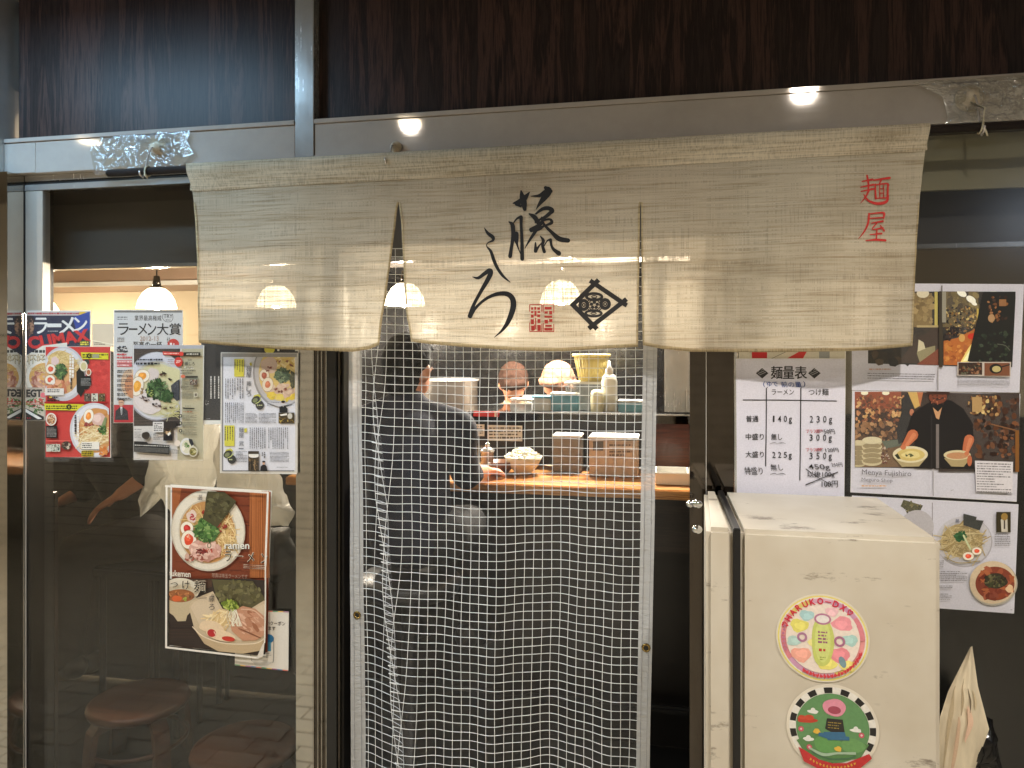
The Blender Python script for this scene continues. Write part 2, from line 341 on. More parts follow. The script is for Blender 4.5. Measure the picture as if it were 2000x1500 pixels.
class Draw:
    """collects inked shapes, given in the units of one measured close-up, and lays them on a surface"""
    def __init__(s, ox=0, oy=0, sc=1.0, Y=0.0, surf=None, seed=1, step=3e-5, base=0.0006, bright=1.05):
        s.ox, s.oy, s.sc, s.Y = ox, oy, sc, Y; s.surf = surf or (lambda x, y, off: W(x, y, Y) + Vector((0, -off, 0)))
        s.v = []; s.f = []; s.c = []; s.k = 0; s.clip = None; s.rnd = random.Random(seed); s.step = step; s.base = base; s.br = bright
    def P(s, p): return s.surf(s.ox+p[0]/s.sc, s.oy+p[1]/s.sc, s.base+s.k*s.step)
    def face(s, pts, col):
        if s.clip: pts = clip_poly(pts, s.clip)
        if len(pts) < 3: return
        i = len(s.v); s.v += [s.P(p) for p in pts]; s.f.append(list(range(i, i+len(pts)))); s.c.append(tuple(min(1, v*s.br) for v in lin(col)))
    def poly(s, pts, col): s.k += 1; s.face([tuple(p) for p in pts], col)
    def rect(s, x0, y0, x1, y1, col): s.poly([(x0, y0), (x1, y0), (x1, y1), (x0, y1)], col)
    def ell(s, cx, cy, rx, ry, col, rot=0, n=36, wob=0):
        s.k += 1; a = R(rot); ph = s.rnd.random()*6
        pts = []
        for i in range(n):
            t = 2*math.pi*i/n; w = 1+wob*(math.sin(3*t+ph)+.6*math.sin(5*t+2*ph))
            x, y = rx*w*math.cos(t), ry*w*math.sin(t)
            pts.append((cx+x*math.cos(a)-y*math.sin(a), cy+x*math.sin(a)+y*math.cos(a)))
        s.face(pts, col)
    def ring(s, cx, cy, rx, ry, w, col, n=36, a0=0, a1=360):
        s.k += 1
        for i in range(n):
            t0, t1 = R(a0+(a1-a0)*i/n), R(a0+(a1-a0)*(i+1)/n)
            s.face([(cx+rx*math.cos(t0), cy+ry*math.sin(t0)), (cx+rx*math.cos(t1), cy+ry*math.sin(t1)), (cx+(rx-w)*math.cos(t1), cy+(ry-w)*math.sin(t1)), (cx+(rx-w)*math.cos(t0), cy+(ry-w)*math.sin(t0))], col)
    def stroke(s, pts, ws, col, sub=5):
        """brush stroke with a width at every point, smoothed"""
        s.k += 1
        if isinstance(ws, (int, float)): ws = [ws]*len(pts)
        P = [Vector((*p, w)) for p, w in zip(pts, ws)]
        if len(P) > 2:
            Q = [P[0]]
            E = [P[0]*2-P[1]] + P + [P[-1]*2-P[-2]]
            for i in range(1, len(E)-2):
                for j in range(1, sub+1):
                    t = j/sub; a, b, c, d = E[i-1], E[i], E[i+1], E[i+2]
                    Q.append(.5*((2*b)+(c-a)*t+(2*a-5*b+4*c-d)*t*t+(3*b-a-3*c+d)*t**3))
            P = Q
        L, Rr = [], []
        for i, p in enumerate(P):
            d = (P[min(i+1, len(P)-1)]-P[max(i-1, 0)]); d = Vector((d.x, d.y)); d = d.normalized() if d.length > 1e-6 else Vector((1, 0))
            n = Vector((-d.y, d.x))*max(p.z, .2 if s.sc > .99 and s.br < 2 and abs(p.x) > 2 else .0005)/2; L.append((p.x+n.x, p.y+n.y)); Rr.append((p.x-n.x, p.y-n.y))
        for i in range(len(P)-1): s.face([L[i], L[i+1], Rr[i+1], Rr[i]], col)
        for p in (P[0], P[-1]):
            if p.z > 3:
                s.k += 0.5; s.face([(p.x+p.z/2*math.cos(t*math.pi/5), p.y+p.z/2*math.sin(t*math.pi/5)) for t in range(10)], col)
    def scatter(s, cx, cy, rx, ry, n, size, cols, rot=None, asp=.5, clipell=True):
        for i in range(n):
            if i % 6 == 0: s.k += 1
            a = s.rnd.random()*2*math.pi; r = math.sqrt(s.rnd.random())
            x, y = cx+rx*r*math.cos(a), cy+ry*r*math.sin(a); q = s.rnd.random()*math.pi if rot is None else R(rot)+s.rnd.gauss(0, .35)
            l = size*(.5+s.rnd.random()); w = l*asp*(.6+.8*s.rnd.random()); c = s.rnd.choice(cols)
            m = s.rnd.randint(5, 7); pts = []
            for j in range(m):
                t = 2*math.pi*j/m; u, v = l*math.cos(t)*(.7+.5*s.rnd.random()), w*math.sin(t)*(.7+.5*s.rnd.random())
                pts.append((x+u*math.cos(q)-v*math.sin(q), y+u*math.sin(q)+v*math.cos(q)))
            j_ = s.rnd.uniform(-14, 14); s.k += .07; s.face(pts, tuple(max(0, min(255, v+j_)) for v in c))
    def noodles(s, cx, cy, rx, ry, n, w, cols, rot=0, bend=.5):
        for i in range(n):
            a = s.rnd.random()*2*math.pi; r = math.sqrt(s.rnd.random())*.8
            x, y = cx+rx*r*math.cos(a), cy+ry*r*math.sin(a); q = R(rot)+s.rnd.gauss(0, bend); l = min(rx, ry)*(.5+s.rnd.random()*.6)
            b = s.rnd.gauss(0, .4)*l
            s.stroke([(x-l*math.cos(q), y-l*math.sin(q)), (x+b*math.sin(q), y-b*math.cos(q)), (x+l*math.cos(q), y+l*math.sin(q))], w, s.rnd.choice(cols), 3); s.k -= .8
    def text(s, t, x0, y0, x1, y1, col, bold=.0, shear=0, rot=0, tilt=0):
        if bold and any(ord(q) > 0x2fff for q in t):
            e = bold*(y1-y0)*.9
            for dx in (-e, e): s.text(t, x0+dx, y0, x1+dx, y1, col, 0, shear, rot, tilt)
            s.text(t, x0, y0-e, x1, y1-e, col, 0, shear, rot, tilt); bold = 0
        v, f, _ = text_polys(t, bold); s.k += 1; cx, cy = (x0+x1)/2, (y0+y1)/2; a = R(rot); i = len(s.v)
        pts = []
        for (u, w) in v:
            x = x0+u*(x1-x0)+shear*(w-.5)*(y1-y0); y = y1-w*(y1-y0)+tilt*(u-.5)
            dx, dy = x-cx, y-cy; pts.append((cx+dx*math.cos(a)-dy*math.sin(a), cy+dx*math.sin(a)+dy*math.cos(a)))
        s.v += [s.P(p) for p in pts]
        for q in f: s.f.append([i+j for j in q]); s.c.append(tuple(min(1, z*s.br) for z in lin(col)))
    def vtext(s, t, cx, y0, size, col, gap=1.15, bold=0, w=1.0):
        for i, ch in enumerate(t):
            if ch == ' ': continue
            y = y0+i*size*gap
            if ch == 'ー' or ch == '一':
                if ch == 'ー': s.rect(cx-size*.06, y+size*.1, cx+size*.06, y+size*.9, col)
                else: s.rect(cx-size*.45*w, y+size*.45, cx+size*.45*w, y+size*.56, col)
            else: s.text(ch, cx-size*.46*w, y+size*.04, cx+size*.46*w, y+size*.96, col, bold)
    def lines(s, x0, y0, x1, y1, n, col, vertical=False, fill=.55, tilt=0):
        """rows of print too small to read: short marks with gaps"""
        s.k += 1; L = (y1-y0) if vertical else (x1-x0); T = ((x1-x0) if vertical else (y1-y0))/n; ch = T*.8
        for i in range(n):
            u = 0; end = L*(1 if s.rnd.random() < .75 else s.rnd.uniform(.5, .95))
            while u < end:
                l = ch*s.rnd.uniform(.5, 1.6); th = T*fill*s.rnd.uniform(.6, 1.05); t0 = T*(i+.5)-th/2
                l = min(l, end-u)
                if vertical: q = [(x0+t0, y0+u), (x0+t0+th, y0+u), (x0+t0+th, y0+u+l), (x0+t0, y0+u+l)]
                else: q = [(x0+u, y0+t0), (x0+u+l, y0+t0), (x0+u+l, y0+t0+th), (x0+u, y0+t0+th)]
                if tilt: q = [(a, b+tilt*(a-x0)/(x1-x0)) for a, b in q]
                s.face(q, col); u += l+ch*s.rnd.uniform(.15, .45)
    def blobs(s, x0, y0, x1, y1, n, size, cols, asp=.7):
        n = int(n*2.4); size *= .62
        for i in range(n):
            if i % 5 == 0: s.k += 1
            x, y = s.rnd.uniform(x0, x1), s.rnd.uniform(y0, y1); c = s.rnd.choice(cols); q = s.rnd.random()*3; l = size*s.rnd.uniform(.4, 1.3); m = 7
            pts = []
            for j in range(m):
                t = 2*math.pi*j/m; u, v = l*math.cos(t)*s.rnd.uniform(.7, 1.1), l*asp*math.sin(t)*s.rnd.uniform(.7, 1.1)
                pts.append((x+u*math.cos(q)-v*math.sin(q), y+u*math.sin(q)+v*math.cos(q)))
            j_ = s.rnd.uniform(-12, 12); s.k += .1; s.face(pts, tuple(max(0, min(255, v+j_)) for v in c))
    def vmarks(s, n, cx, y0, size, col, gap=1.15):
        s.lines(cx-size*.42, y0, cx+size*.42, y0+n*size*gap, 1, col, True, .8)
    def build(s, name, m, parent):
        me = bpy.data.meshes.new(name); me.from_pydata([tuple(p) for p in s.v], [], s.f); me.update()
        at = me.attributes.new('ink', 'FLOAT_COLOR', 'FACE')
        for i, c in enumerate(s.c): at.data[i].color = (*c, 1)
        return link(name, me, m, parent)
# ================================================================== SETTING
def struct(name, bm, m, parent=None, kind='structure', smooth=False):
    o = obj(name, bm, m, parent, smooth)
    if kind and (parent is None or kind == 'stuff'): o['kind'] = kind
    return o
fl = struct('floor', box(BM(), -7.5, 5, -3.6, 3.6, -.20, -.012), M['grout'])
bm = BM(); rr = random.Random(3)
for i in range(31):
    for j in range(58):
        y = -.12-.2*i*.5; x = -7.4+.2*j+(.1 if i % 2 else 0)
        if y < -3.15: continue
        z = rr.uniform(-.0006, .0006)
        box(bm, x+.003, x+.197, y-.097, y-.003, -.012, z)
struct('paver', bm, M['paver'], fl, 'stuff')
struct('shop_floor', box(BM(), -4.9, 2.2, .12, 3.3, -.012, .004), M['black'])
struct('ceiling', box(BM(), -7.5, 5, -3.6, .12, CEIL, CEIL+.1), M['ceiling'])
wo = struct('corridor_wall', box(BM(), -7.5, 5, -3.3, -3.112, 0, CEIL), M['grout'])
bm = BM()
for i in range(24):
    for j in range(60):
        x = -7.45+.205*j+(.1025 if i % 2 else 0); z = .07*i
        if x > 4.8: continue
        d = rr.uniform(0, .0015)
        box(bm, x+.002, x+.203, -3.112, -3.10-d, z+.003, z+.067)
struct('wall_tile', bm, M['tile'], wo, 'stuff')
obox('wall_plaster', M['plaster'], wo, -7.5, 5, -3.112, -3.104, 1.69, CEIL)
struct('end_wall', box(BM(), -7.6, -7.5, -3.3, .1, 0, CEIL), M['plaster'])
struct('end_wall', box(BM(), 5, 5.1, -3.3, .1, 0, CEIL), M['plaster'])
# shop interior shell
struct('back_wall', box(BM(), -2.5, 2.2, 3.0, 3.1, 0, 2.5), M['darktile'])
struct('back_wall_left', box(BM(), -5.0, -2.5, 3.0, 3.1, 0, 2.5), M['beige'])
struct('side_wall', box(BM(), -5.05, -4.95, .12, 3.1, 0, 2.5), M['beige'])
struct('side_wall', box(BM(), 2.2, 2.25, .12, 3.1, 0, 2.5), M['beige'])
struct('shop_ceiling', box(BM(), -5.0, 2.25, .12, 3.1, 2.4, 2.5), M['beige'])

# corridor light fittings
for i, (x, y) in enumerate(DOWN):
    t = empty('downlight', (x, y, CEIL), 'round recessed ceiling downlight, %s one over the walkway' % ['unseen, added to light the wall, outermost left', 'first from the left end', 'second from the left', 'third from the left', 'last on the right'][i], 'downlight', 'ceiling downlights of the corridor')
    bm = BM(); lathe(bm, (x, y, CEIL), [(.062, .0), (.085, -.004), (.085, -.012), (.062, -.012), (.058, .0)], 32); obj('trim_ring', bm, M['white'], t, True)
    bm = BM(); lathe(bm, (x, y, CEIL), [(.001, -.006), (.05, -.007), (.061, -.003)], 32); obj('lens', bm, glow_mat('downlight_glow', (255, 236, 200), 14), t, True)
t = empty('tube_light', (-2.0, -.74, CEIL), 'cool white fluorescent tube fitting under the corridor ceiling', 'tube light')
obox('housing', M['white'], t, -2.5, -1.5, -.81, -.67, CEIL-.035, CEIL-.002)
bm = BM(); cone(bm, (-2.45, -.74, CEIL-.048), (-1.55, -.74, CEIL-.048), .012, .012, 16); obj('tube', bm, glow_mat('tube_glow', (190, 222, 255), 14), t, True)
t = empty('light_box', (2.45, -3.1, 2.36), 'blank lit light box high on the wall across the corridor', 'light box')
obox('case', M['white'], t, 2.0, 2.9, -3.104, -2.97, 2.18, 2.54, .01)
obox('lit_face', glow_mat('light_box_glow', (220, 232, 255), .5), t, 2.04, 2.86, -2.97, -2.965, 2.22, 2.50)

# ================================================================== SHOP FRONT
HB, HT = EYE+.574, EYE+.690          # underside and top of the steel header beam
XL = W(50, 700).x                    # left end of the glazing
def X(px, Y=0.0): return W(px, 700, Y).x
def Z(px, py, Y=0.0): return W(px, py, Y).z
sf = empty('shop_front', (X(640), 0, 0), 'steel and dark laminate front of a small noodle shop with glass windows and a doorway', 'shop front')
x_ml0, x_ml1 = X(586), X(622)
# dark laminate fascia panels (recessed), header beam, mullion
obox('fascia_panel', M['rosewood'], sf, XL-.03, x_ml0, .004, .03, HT, CEIL)['label'] = 'dark laminate fascia panel left of the steel mullion'
obox('fascia_panel', M['rosewood'], sf, x_ml1, 3.2, .004, .03, HT, CEIL)['label'] = 'long dark laminate fascia panel right of the steel mullion'
obox('header_beam', M['steel'], sf, XL-.05, x_ml0-.001, -.03, .10, HB, HT-.014, .0015)
obox('header_beam', M['steel'], sf, x_ml1+.001, 3.2, -.028, .10, HB, HT-.014, .0015)
obox('drip_strip', M['steel'], sf, XL-.05, x_ml0-.001, -.036, .004, HT-.013, HT, .001)
obox('drip_strip', M['steel'], sf, x_ml1+.001, 3.2, -.034, .004, HT-.013, HT, .001)
obox('mullion', M['steelv'], sf, x_ml0, x_ml1, -.033, .02, HB+.002, CEIL, .0015)
obox('cover_plate', M['steel'], sf, XL-.05, X(70, -.03), -.0325, -.0302, HB+.002, HT-.018)
obox('beam_lower_lip', M['steel'], sf, x_ml1+.002, 3.2, -.0335, -.0285, HB, HB+.006)
# column of polished steel on the far left with its return
obox('side_column', M['mirror'], sf, XL-1.0, XL-.001, -.07, .003, 0, HB-.001)
obox('inner_jamb', M['blackframe'], sf, XL-1.0, XL-.004, .0035, .12, 0, HB-.001)
obox('side_column_upper', M['steelv'], sf, XL-1.0, XL-.051, -.07, .09, HB, CEIL)
# lower window head
def zpx(py_above, cz): return EYE+py_above*cz/FPX
zh0, zh1 = EYE+.523, EYE+.543
# window 1, left
w1 = empty('window_guard', (0, 0, 0), None, None); bpy.data.objects.remove(w1)
xg0, xg1 = XL, X(578)
w1 = obox('window', M['steelv'], sf, xg0, xg1, -.004, .03, zh0, zh1, .001); w1['label'] = 'left shop window covered with magazine pages and posters'
obox('head_gap', M['black'], w1, xg0, xg1, .002, .03, zh1+.001, zh1+.010)
obox('head_rail', M['steelv'], w1, xg0, xg1, -.004, .03, zh1+.011, HB-.001, .001)
obox('stile', M['alu'], w1, XL+.001, X(84), -.0025, .03, Z(66, 612), zh0-.001, .001)
obox('edge_trim', M['steelv'], w1, XL+.0005, XL+.0035, -.004, .0, 0.06, Z(66, 613), 0)
obox('stile_gap', M['black'], w1, XL-.0008, XL+.0008, -.006, -.0042, Z(66, 612), zh1)
obox('glass_pane', M['glass'], w1, XL+.002, xg1, .004, .010, .06, zh0-.001)
obox('sill', M['steel'], w1, xg0, xg1, -.006, .05, 0, .058, .001)
# mirror mullion between window and door, with the black edges of the sliding doors
obox('mirror_post', M['mirror'], sf, X(579), X(612), -.003, .06, 0, HB-.002)
xs = [612, 616.5, 621.5, 626, 631, 636, 641]
dj = obox('sliding_door_edge', M['blackframe'], sf, X(613), X(668), .012, .07, 0, HB-.002); dj['label'] = 'black sliding door edge with polished steel channels'
obox('channel', M['darksteel'], dj, X(613), X(639), -.001, .011, 0, HB-.003, .001)
for a in (613.5, 622, 629.5, 638): obox('channel_rib', M['mirror'], dj, X(a), X(a+1.2), -.006, -.0015, 0, HB-.003)
obox('door_stile', M['blackframe'], dj, X(640), X(660), -.010, .011, 0, HB-.003, .002)
obox('channel', M['darksteel'], dj, X(661), X(664.5), -.003, .011, 0, HB-.003, .001)
# right jamb: two dark polished bands
rj = obox('door_jamb', M['darksteel'], sf, X(1347), X(1378), -.004, .09, 0, HB-.002, .001); rj['label'] = 'dark polished door jamb on the right of the curtain'
obox('jamb_panel', M['darksteel'], rj, X(1380), X(1433), -.002, .09, 0, HB-.002, .001)
obox('jamb_joint', M['steelv'], rj, X(1378.2), X(1379.8), -.005, .02, 0, HB-.002)
obox('jamb_cap', M['steelv'], rj, X(1434), X(1439), -.008, .03, 0, HB-.002, .001)
# right window
w2 = obox('window', M['steel'], sf, X(1440), 3.2, -.004, .03, HB-.012, HB-.002, .001); w2['label'] = 'right shop window behind the noodle chart and photo pages'
obox('glass_pane', M['glass_r'], w2, X(1440), 3.2, .004, .010, .06, HB-.014)
obox('reflection_strip', mat('olive_reflection', (205, 198, 160), .5, var=.05), w2, X(1440), 3.2, .03, .045, EYE+.416, HB-.014)  # olive strip stands in for the corridor reflected in the glass
obox('sill', M['steel'], w2, X(1440), 3.2, -.006, .05, 0, .058, .001)
# soffit board and its steel trim just inside the glass
so = obox('soffit_board', M['board'], sf, XL-.5, 3.2, .14, .17, EYE+.290, EYE+.60)
obox('soffit_trim', M['steelv'], so, XL-.5, 3.2, .132, .172, EYE+.276, EYE+.289, .001)

# ================================================================== INTERIOR
CTL = X(560, .74)
ct = empty('counter', (-.6, .9, 0), 'long wooden eating counter with a black front behind the clear curtain', 'counter')
obox('counter_top', M['counterwood'], ct, CTL, 1.9, .74, 1.22, 1.015, 1.047, .004)
obox('counter_edge', M['counterwood'], ct, CTL, 1.9, .728, .739, 1.012, 1.045, .003)
obox('counter_apron', M['counterfront'], ct, CTL, 1.9, .79, .83, .80, 1.012)
obox('counter_front', mat('counter_front_black', (20, 17, 15), .3, var=.3, vscale=5), ct, CTL, 1.9, .86, .90, 0.02, .798)
obox('foot_rail', M['black'], ct, CTL, 1.9, .78, .81, .18, .21, .01)
obox('brown_panel', M['brownpanel'], ct, X(1255, 1.23), 1.9, 1.225, 1.25, 1.048, 1.262)
obox('counter_back_panel', M['black'], ct, CTL, X(1254, 1.23), 1.235, 1.26, 1.048, 1.25)
led = empty('pass_shelf', (-.6, 1.3, 1.26), 'steel pass shelf above the wooden counter holding bottles and boxes', 'shelf')
obox('shelf_board', M['darksteel'], led, CTL, 1.9, 1.20, 1.75, 1.264, 1.285, .002)
obox('shelf_lip', M['darksteel'], led, CTL, 1.9, 1.190, 1.199, 1.25, 1.285, .002); obox('lip_edge', M['steelv'], led, CTL, 1.9, 1.189, 1.2, 1.2855, 1.292, .001)
# stainless screen at the right of the shelf
sc_ = empty('steel_screen', (X(1320, 1.3), 1.3, 1.29), 'brushed stainless splash screen standing on the pass shelf at the right', 'screen')
obox('sheet', M['steelv'], sc_, X(1297, 1.3), X(1460, 1.3), 1.30, 1.312, 1.293, 1.95, .001)
obox('edge_post', M['black'], sc_, X(1294, 1.3), X(1296.5, 1.3), 1.295, 1.315, 1.293, 1.95)
d = Draw(0, 0, 1, 0, surf=lambda x, y, o: W(x, y, 1.189)+Vector((0, -o, 0)))
d.rect(1343, 812, 1345, 819, (30, 30, 30)); d.rect(1346, 812, 1348, 819, (30, 30, 30)); d.build('marking', M['print'], led)
# hood and duct
hd = empty('range_hood', (-1.0, 2.3, 2.0), 'long steel range hood running over the kitchen', 'hood')
bm = BM(); box(bm, -2.4, 1.6, 2.0, 2.9, 2.08, 2.40, .01); obj('hood_body', bm, M['steel'], hd)
obox('hood_lip', M['steel'], hd, -2.42, 1.62, 1.98, 1.998, 2.05, 2.12)
for k in range(6): obox('filter', M['darksteel'], hd, -2.3+k*.62, -1.72+k*.62, 2.1, 2.8, 2.06, 2.078, .003)
cb = empty('wall_shelf_cabinet', (-3.6, 2.85, 2.0), 'pinkish wall boxing with light rails high on the back wall at left', 'cabinet')
obox('boxing', mat('pink_beige_laminate', (168, 142, 122), .45, var=.06), cb, -4.9, -2.52, 2.5, 2.998, 2.02, 2.39)
obox('rail', M['white'], cb, -4.9, -2.52, 2.47, 2.499, 2.02, 2.05)
obox('rail', M['white'], cb, -4.9, -2.52, 2.47, 2.499, 2.16, 2.175)

# pendant lamps
pn = ['over the counter behind the award magazine page, bright bare white shade', 'seen glowing through the left cloth of the shop curtain', 'glowing in the slit between the left and middle cloths', 'glowing through the middle cloth beside the diamond crest', 'farthest at the back left, above the red magazine page']
for i, (x, y, z) in enumerate(PEND):
    t = empty('pendant_light', (x, y, z), 'white glass pendant light '+pn[i], 'pendant light', 'pendant lights inside the shop')
    bm = BM(); lathe(bm, (x, y, z), [(.030, .062), (.045, .058), (.072, .035), (.095, -.005), (.108, -.055), (.104, -.055), (.090, -.008), (.066, .030), (.030, .052)], 36)
    obj('shade', bm, glow_mat('opal_glass_glow', (255, 238, 205), 9), t, True)
    bm = BM(); ball(bm, (x, y, z-.03), .034, 12); cone(bm, (x, y, z-.01), (x, y, z+.05), .018, .014, 14); obj('bulb', bm, glow_mat('bulb_glow', (255, 240, 205), 320), t, True)
    bm = BM(); cone(bm, (x, y, z+.062), (x, y, z+.13), .026, .016, 18); cone(bm, (x, y, z+.062), (x, y, z+.070), .036, .036, 18); obj('lamp_holder', bm, M['darksteel'], t, True)
    bm = BM(); tube_path(bm, [(x, y, z+.13), (x+.004, y, z+.3), (x, y, 2.4)], .004, 8); obj('cord', bm, M['black'], t, True)

kl = empty('ceiling_light', (-.27, 1.6, 2.4), 'short bright ceiling light over the pass shelf, glowing faintly through the middle cloth', 'ceiling light')
obox('housing', M['white'], kl, -.46, -.08, 1.52, 1.68, 2.378, 2.399, .004); obox('diffuser', glow_mat('ceiling_light_glow', (255, 240, 214), 12), kl, -.44, -.10, 1.54, 1.66, 2.3765, 2.3775)
# items on the shelf and counter -------------------------------------------------
def at(px, py, Y): return W(px, py, Y)
def vessel(name, label, cat, px, Y, zb, prof, m, group=None, extra=None):
    p = W(px, 700, Y); t = empty(name, (p.x, Y, zb), label, cat, group)
    bm = BM(); lathe(bm, (p.x, Y, zb), prof, 32); obj('body', bm, m, t, True)
    if extra: extra(t, p.x, Y, zb)
    return t
basket = mat('pale_yellow_basket', (222, 204, 130), .5, var=.1)
def bk(t, x, y, z):
    bm = BM()
    for k in range(28):
        a = 2*math.pi*k/28; tube_path(bm, [(x+.058*math.cos(a), y+.058*math.sin(a), z+.004), (x+.082*math.cos(a), y+.082*math.sin(a), z+.12)], .0028, 5)
    obj('weave_rib', bm, basket, t, True)['kind'] = 'stuff'
    bm = BM(); lathe(bm, (x, y, z), [(.080, .118), (.092, .118), (.092, .13), (.080, .13), (.080, .118)], 32); obj('rim', bm, basket, t, True)
# crate that carries the basket
cr = empty('storage_box', (X(1153, 1.45), 1.45, 1.287), 'frosted clear storage box on the pass shelf under the yellow basket', 'storage box')
frost = glass_mat('frosted_plastic', (.80, .84, .82), 1.0, .2, milk=.38)
p = X(1153, 1.45)
obox('box_body', frost, cr, p-.11, p+.11, 1.36, 1.54, 1.287, 1.41, .01); obox('lid', M['white'], cr, p-.115, p+.115, 1.355, 1.545, 1.411, 1.421, .004)
vessel('basket', 'pale yellow tapering basket on top of the frosted storage box', 'basket', 1155, 1.45, 1.422, [(.001, 0), (.056, 0), (.082, .12), (.079, .12), (.054, .006), (.001, .006)], basket, None, bk)
def cap(t, x, y, z):
    bm = BM(); lathe(bm, (x, y, z), [(.018, .175), (.018, .195), (.008, .21), (.004, .235), (.001, .236)], 20); obj('nozzle', bm, M['white'], t, True)
milk = mat('milky_bottle', (222, 220, 205), .3, var=.05)
bp = [(.001, 0), (.034, 0), (.037, .01), (.037, .14), (.030, .165), (.018, .175), (.001, .175)]
vessel('squeeze_bottle', 'tall white squeeze bottle at the right end of the pass shelf', 'bottle', 1190, 1.32, 1.287, bp, milk, 'squeeze bottles', cap)
vessel('squeeze_bottle', 'cream squeeze bottle just left of the tall white one', 'bottle', 1166, 1.27, 1.287, [(r*.8, h*.6) for r, h in bp], mat('cream_bottle', (210, 205, 170), .3), 'squeeze bottles')
blue = mat('pale_blue_plastic', (120, 178, 200), .4, var=.15)
def stack(name, label, cat, px, Y, zb, w, h, dpt, m, top=None, rz=0):
    x = X(px, Y); t = empty(name, (x, Y, zb), label, cat)
    obox('body', m, t, x-w/2, x+w/2, Y-dpt/2, Y+dpt/2, zb, zb+h, .006)
    obox('lid', top or M['white'], t, x-w/2-.003, x+w/2+.003, Y-dpt/2-.003, Y+dpt/2+.003, zb+h+.001, zb+h+.010, .003)
    return t
stack('plastic_tub', 'pale blue plastic tub in front of the kitchen staff on the pass shelf', 'tub', 1105, 1.36, 1.287, .13, .075, .12, blue)
stack('plastic_tub', 'small white tub with a blue lid left of the blue tub', 'tub', 1060, 1.34, 1.287, .09, .06, .09, M['white'], blue)
stack('plastic_tub', 'pale blue flat tub at the far right of the pass shelf', 'tub', 1232, 1.34, 1.287, .11, .045, .10, blue)
stack('plastic_tub', 'low clear white container between the basket box and the kettle', 'tub', 1020, 1.28, 1.287, .10, .05, .09, frost)
# red label strip on shelf edge
rs = empty('price_strip', W(965, 808, 1.188), 'small red plastic strip clipped to the edge of the pass shelf', 'strip')
a, b = W(925, 803, 1.187), W(975, 814, 1.187); obox('strip', mat('red_plastic', (190, 40, 36), .35), rs, a.x, b.x, 1.180, 1.188, b.z, a.z, .002)
obox('clip', M['white'], rs, b.x-.02, b.x-.012, 1.178, 1.1795, b.z, a.z)
# white notes under the shelf
def note(name, label, px0, py0, px1, py1, Y, seed):
    a, b = W(px0, py0, Y), W(px1, py1, Y); o = obox(name, M['white'], None, a.x, b.x, Y, Y+.002, b.z, a.z); tag(o, label, 'note')
    d = Draw(0, 0, 1, Y, seed=seed); d.lines(px0+3, py0+3, px1-3, py1-4, 4, (90, 88, 84)); d.build('print', M['print'], o)
note('paper_note', 'grey white notice taped under the pass shelf, left of the others', 952, 830, 1020, 862, 1.19, 3)
note('paper_note', 'small pale notice under the pass shelf behind the diner elbow', 905, 828, 946, 852, 1.19, 4)
# boxes on the counter
stack('seasoning_box', 'large beige box with a dark label slot on the counter at the right', 'box', 1200, 1.05, 1.048, .20, .155, .16, mat('beige_box', (186, 170, 152), .6))
p = W(1165, 860, .969); bx = [o for o in scn.objects if o.name.startswith('seasoning_box')][0]
d = Draw(0, 0, 1, .969); d.rect(1158, 862, 1178, 880, (96, 92, 88)); d.lines(1190, 866, 1235, 892, 4, (120, 108, 100)); d.rect(1190, 872, 1240, 875, (225, 215, 205)); d.build('print', M['print'], bx)
stack('seasoning_box', 'plain grey brown box standing left of the beige box on the counter', 'box', 1110, 1.10, 1.048, .12, .15, .12, mat('taupe_box', (128, 120, 108), .6))
# bowl heaped with chopped onion
ivory = mat('ivory_bowl', (214, 206, 178), .25, var=.06)
bw = vessel('bowl', 'ivory bowl heaped with chopped white onion on the counter', 'bowl', 1022, .98, 1.048, [(.001, 0), (.035, 0), (.038, .01), (.062, .035), (.082, .075), (.079, .075), (.06, .038), (.02, .014), (.001, .014)], ivory)
bx_ = X(1022, .98); bm = BM(); r2 = random.Random(5)
for k in range(160):
    a = r2.random()*6.28; r = .068*math.sqrt(r2.random()); z = 1.048+.075+.030*(1-(r/.07)**2)+r2.uniform(-.004, .004)
    bmesh.ops.create_cube(bm, size=1, matrix=Matrix.Translation((bx_+r*math.cos(a), .98+r*math.sin(a), z)) @ Matrix.Rotation(r2.random()*3, 4, Vector((1, .4, .2))) @ Matrix.Diagonal((.011, .008, .005, 1)))
obj('chopped_onion', bm, mat('onion', (230, 228, 208), .5), bw)['kind'] = 'stuff'
vessel('bowl', 'smaller brown bowl tucked left of the ivory onion bowl', 'bowl', 978, .96, 1.048, [(.001, 0), (.03, 0), (.052, .03), (.058, .055), (.055, .055), (.045, .03), (.001, .012)], mat('brown_bowl', (110, 74, 52), .3))
def kn(t, x, y, z):
    bm = BM(); ball(bm, (x, y, z+.118), .012, 8); obj('lid_knob', bm, M['chrome'], t, True)
vessel('seasoning_jar', 'small steel lidded jar on the counter by the diner hand', 'jar', 952, .98, 1.048, [(.001, 0), (.028, 0), (.028, .085), (.031, .086), (.031, .096), (.012, .11), (.001, .112)], M['steelv'], None, kn)
vessel('drinking_glass', 'clear drinking glass behind the diner elbow', 'glass', 936, 1.06, 1.048, [(.001, 0), (.026, 0), (.032, .10), (.030, .10), (.024, .008), (.001, .008)], glass_mat('tumbler', (.9, .92, .9), 1.5, .02))
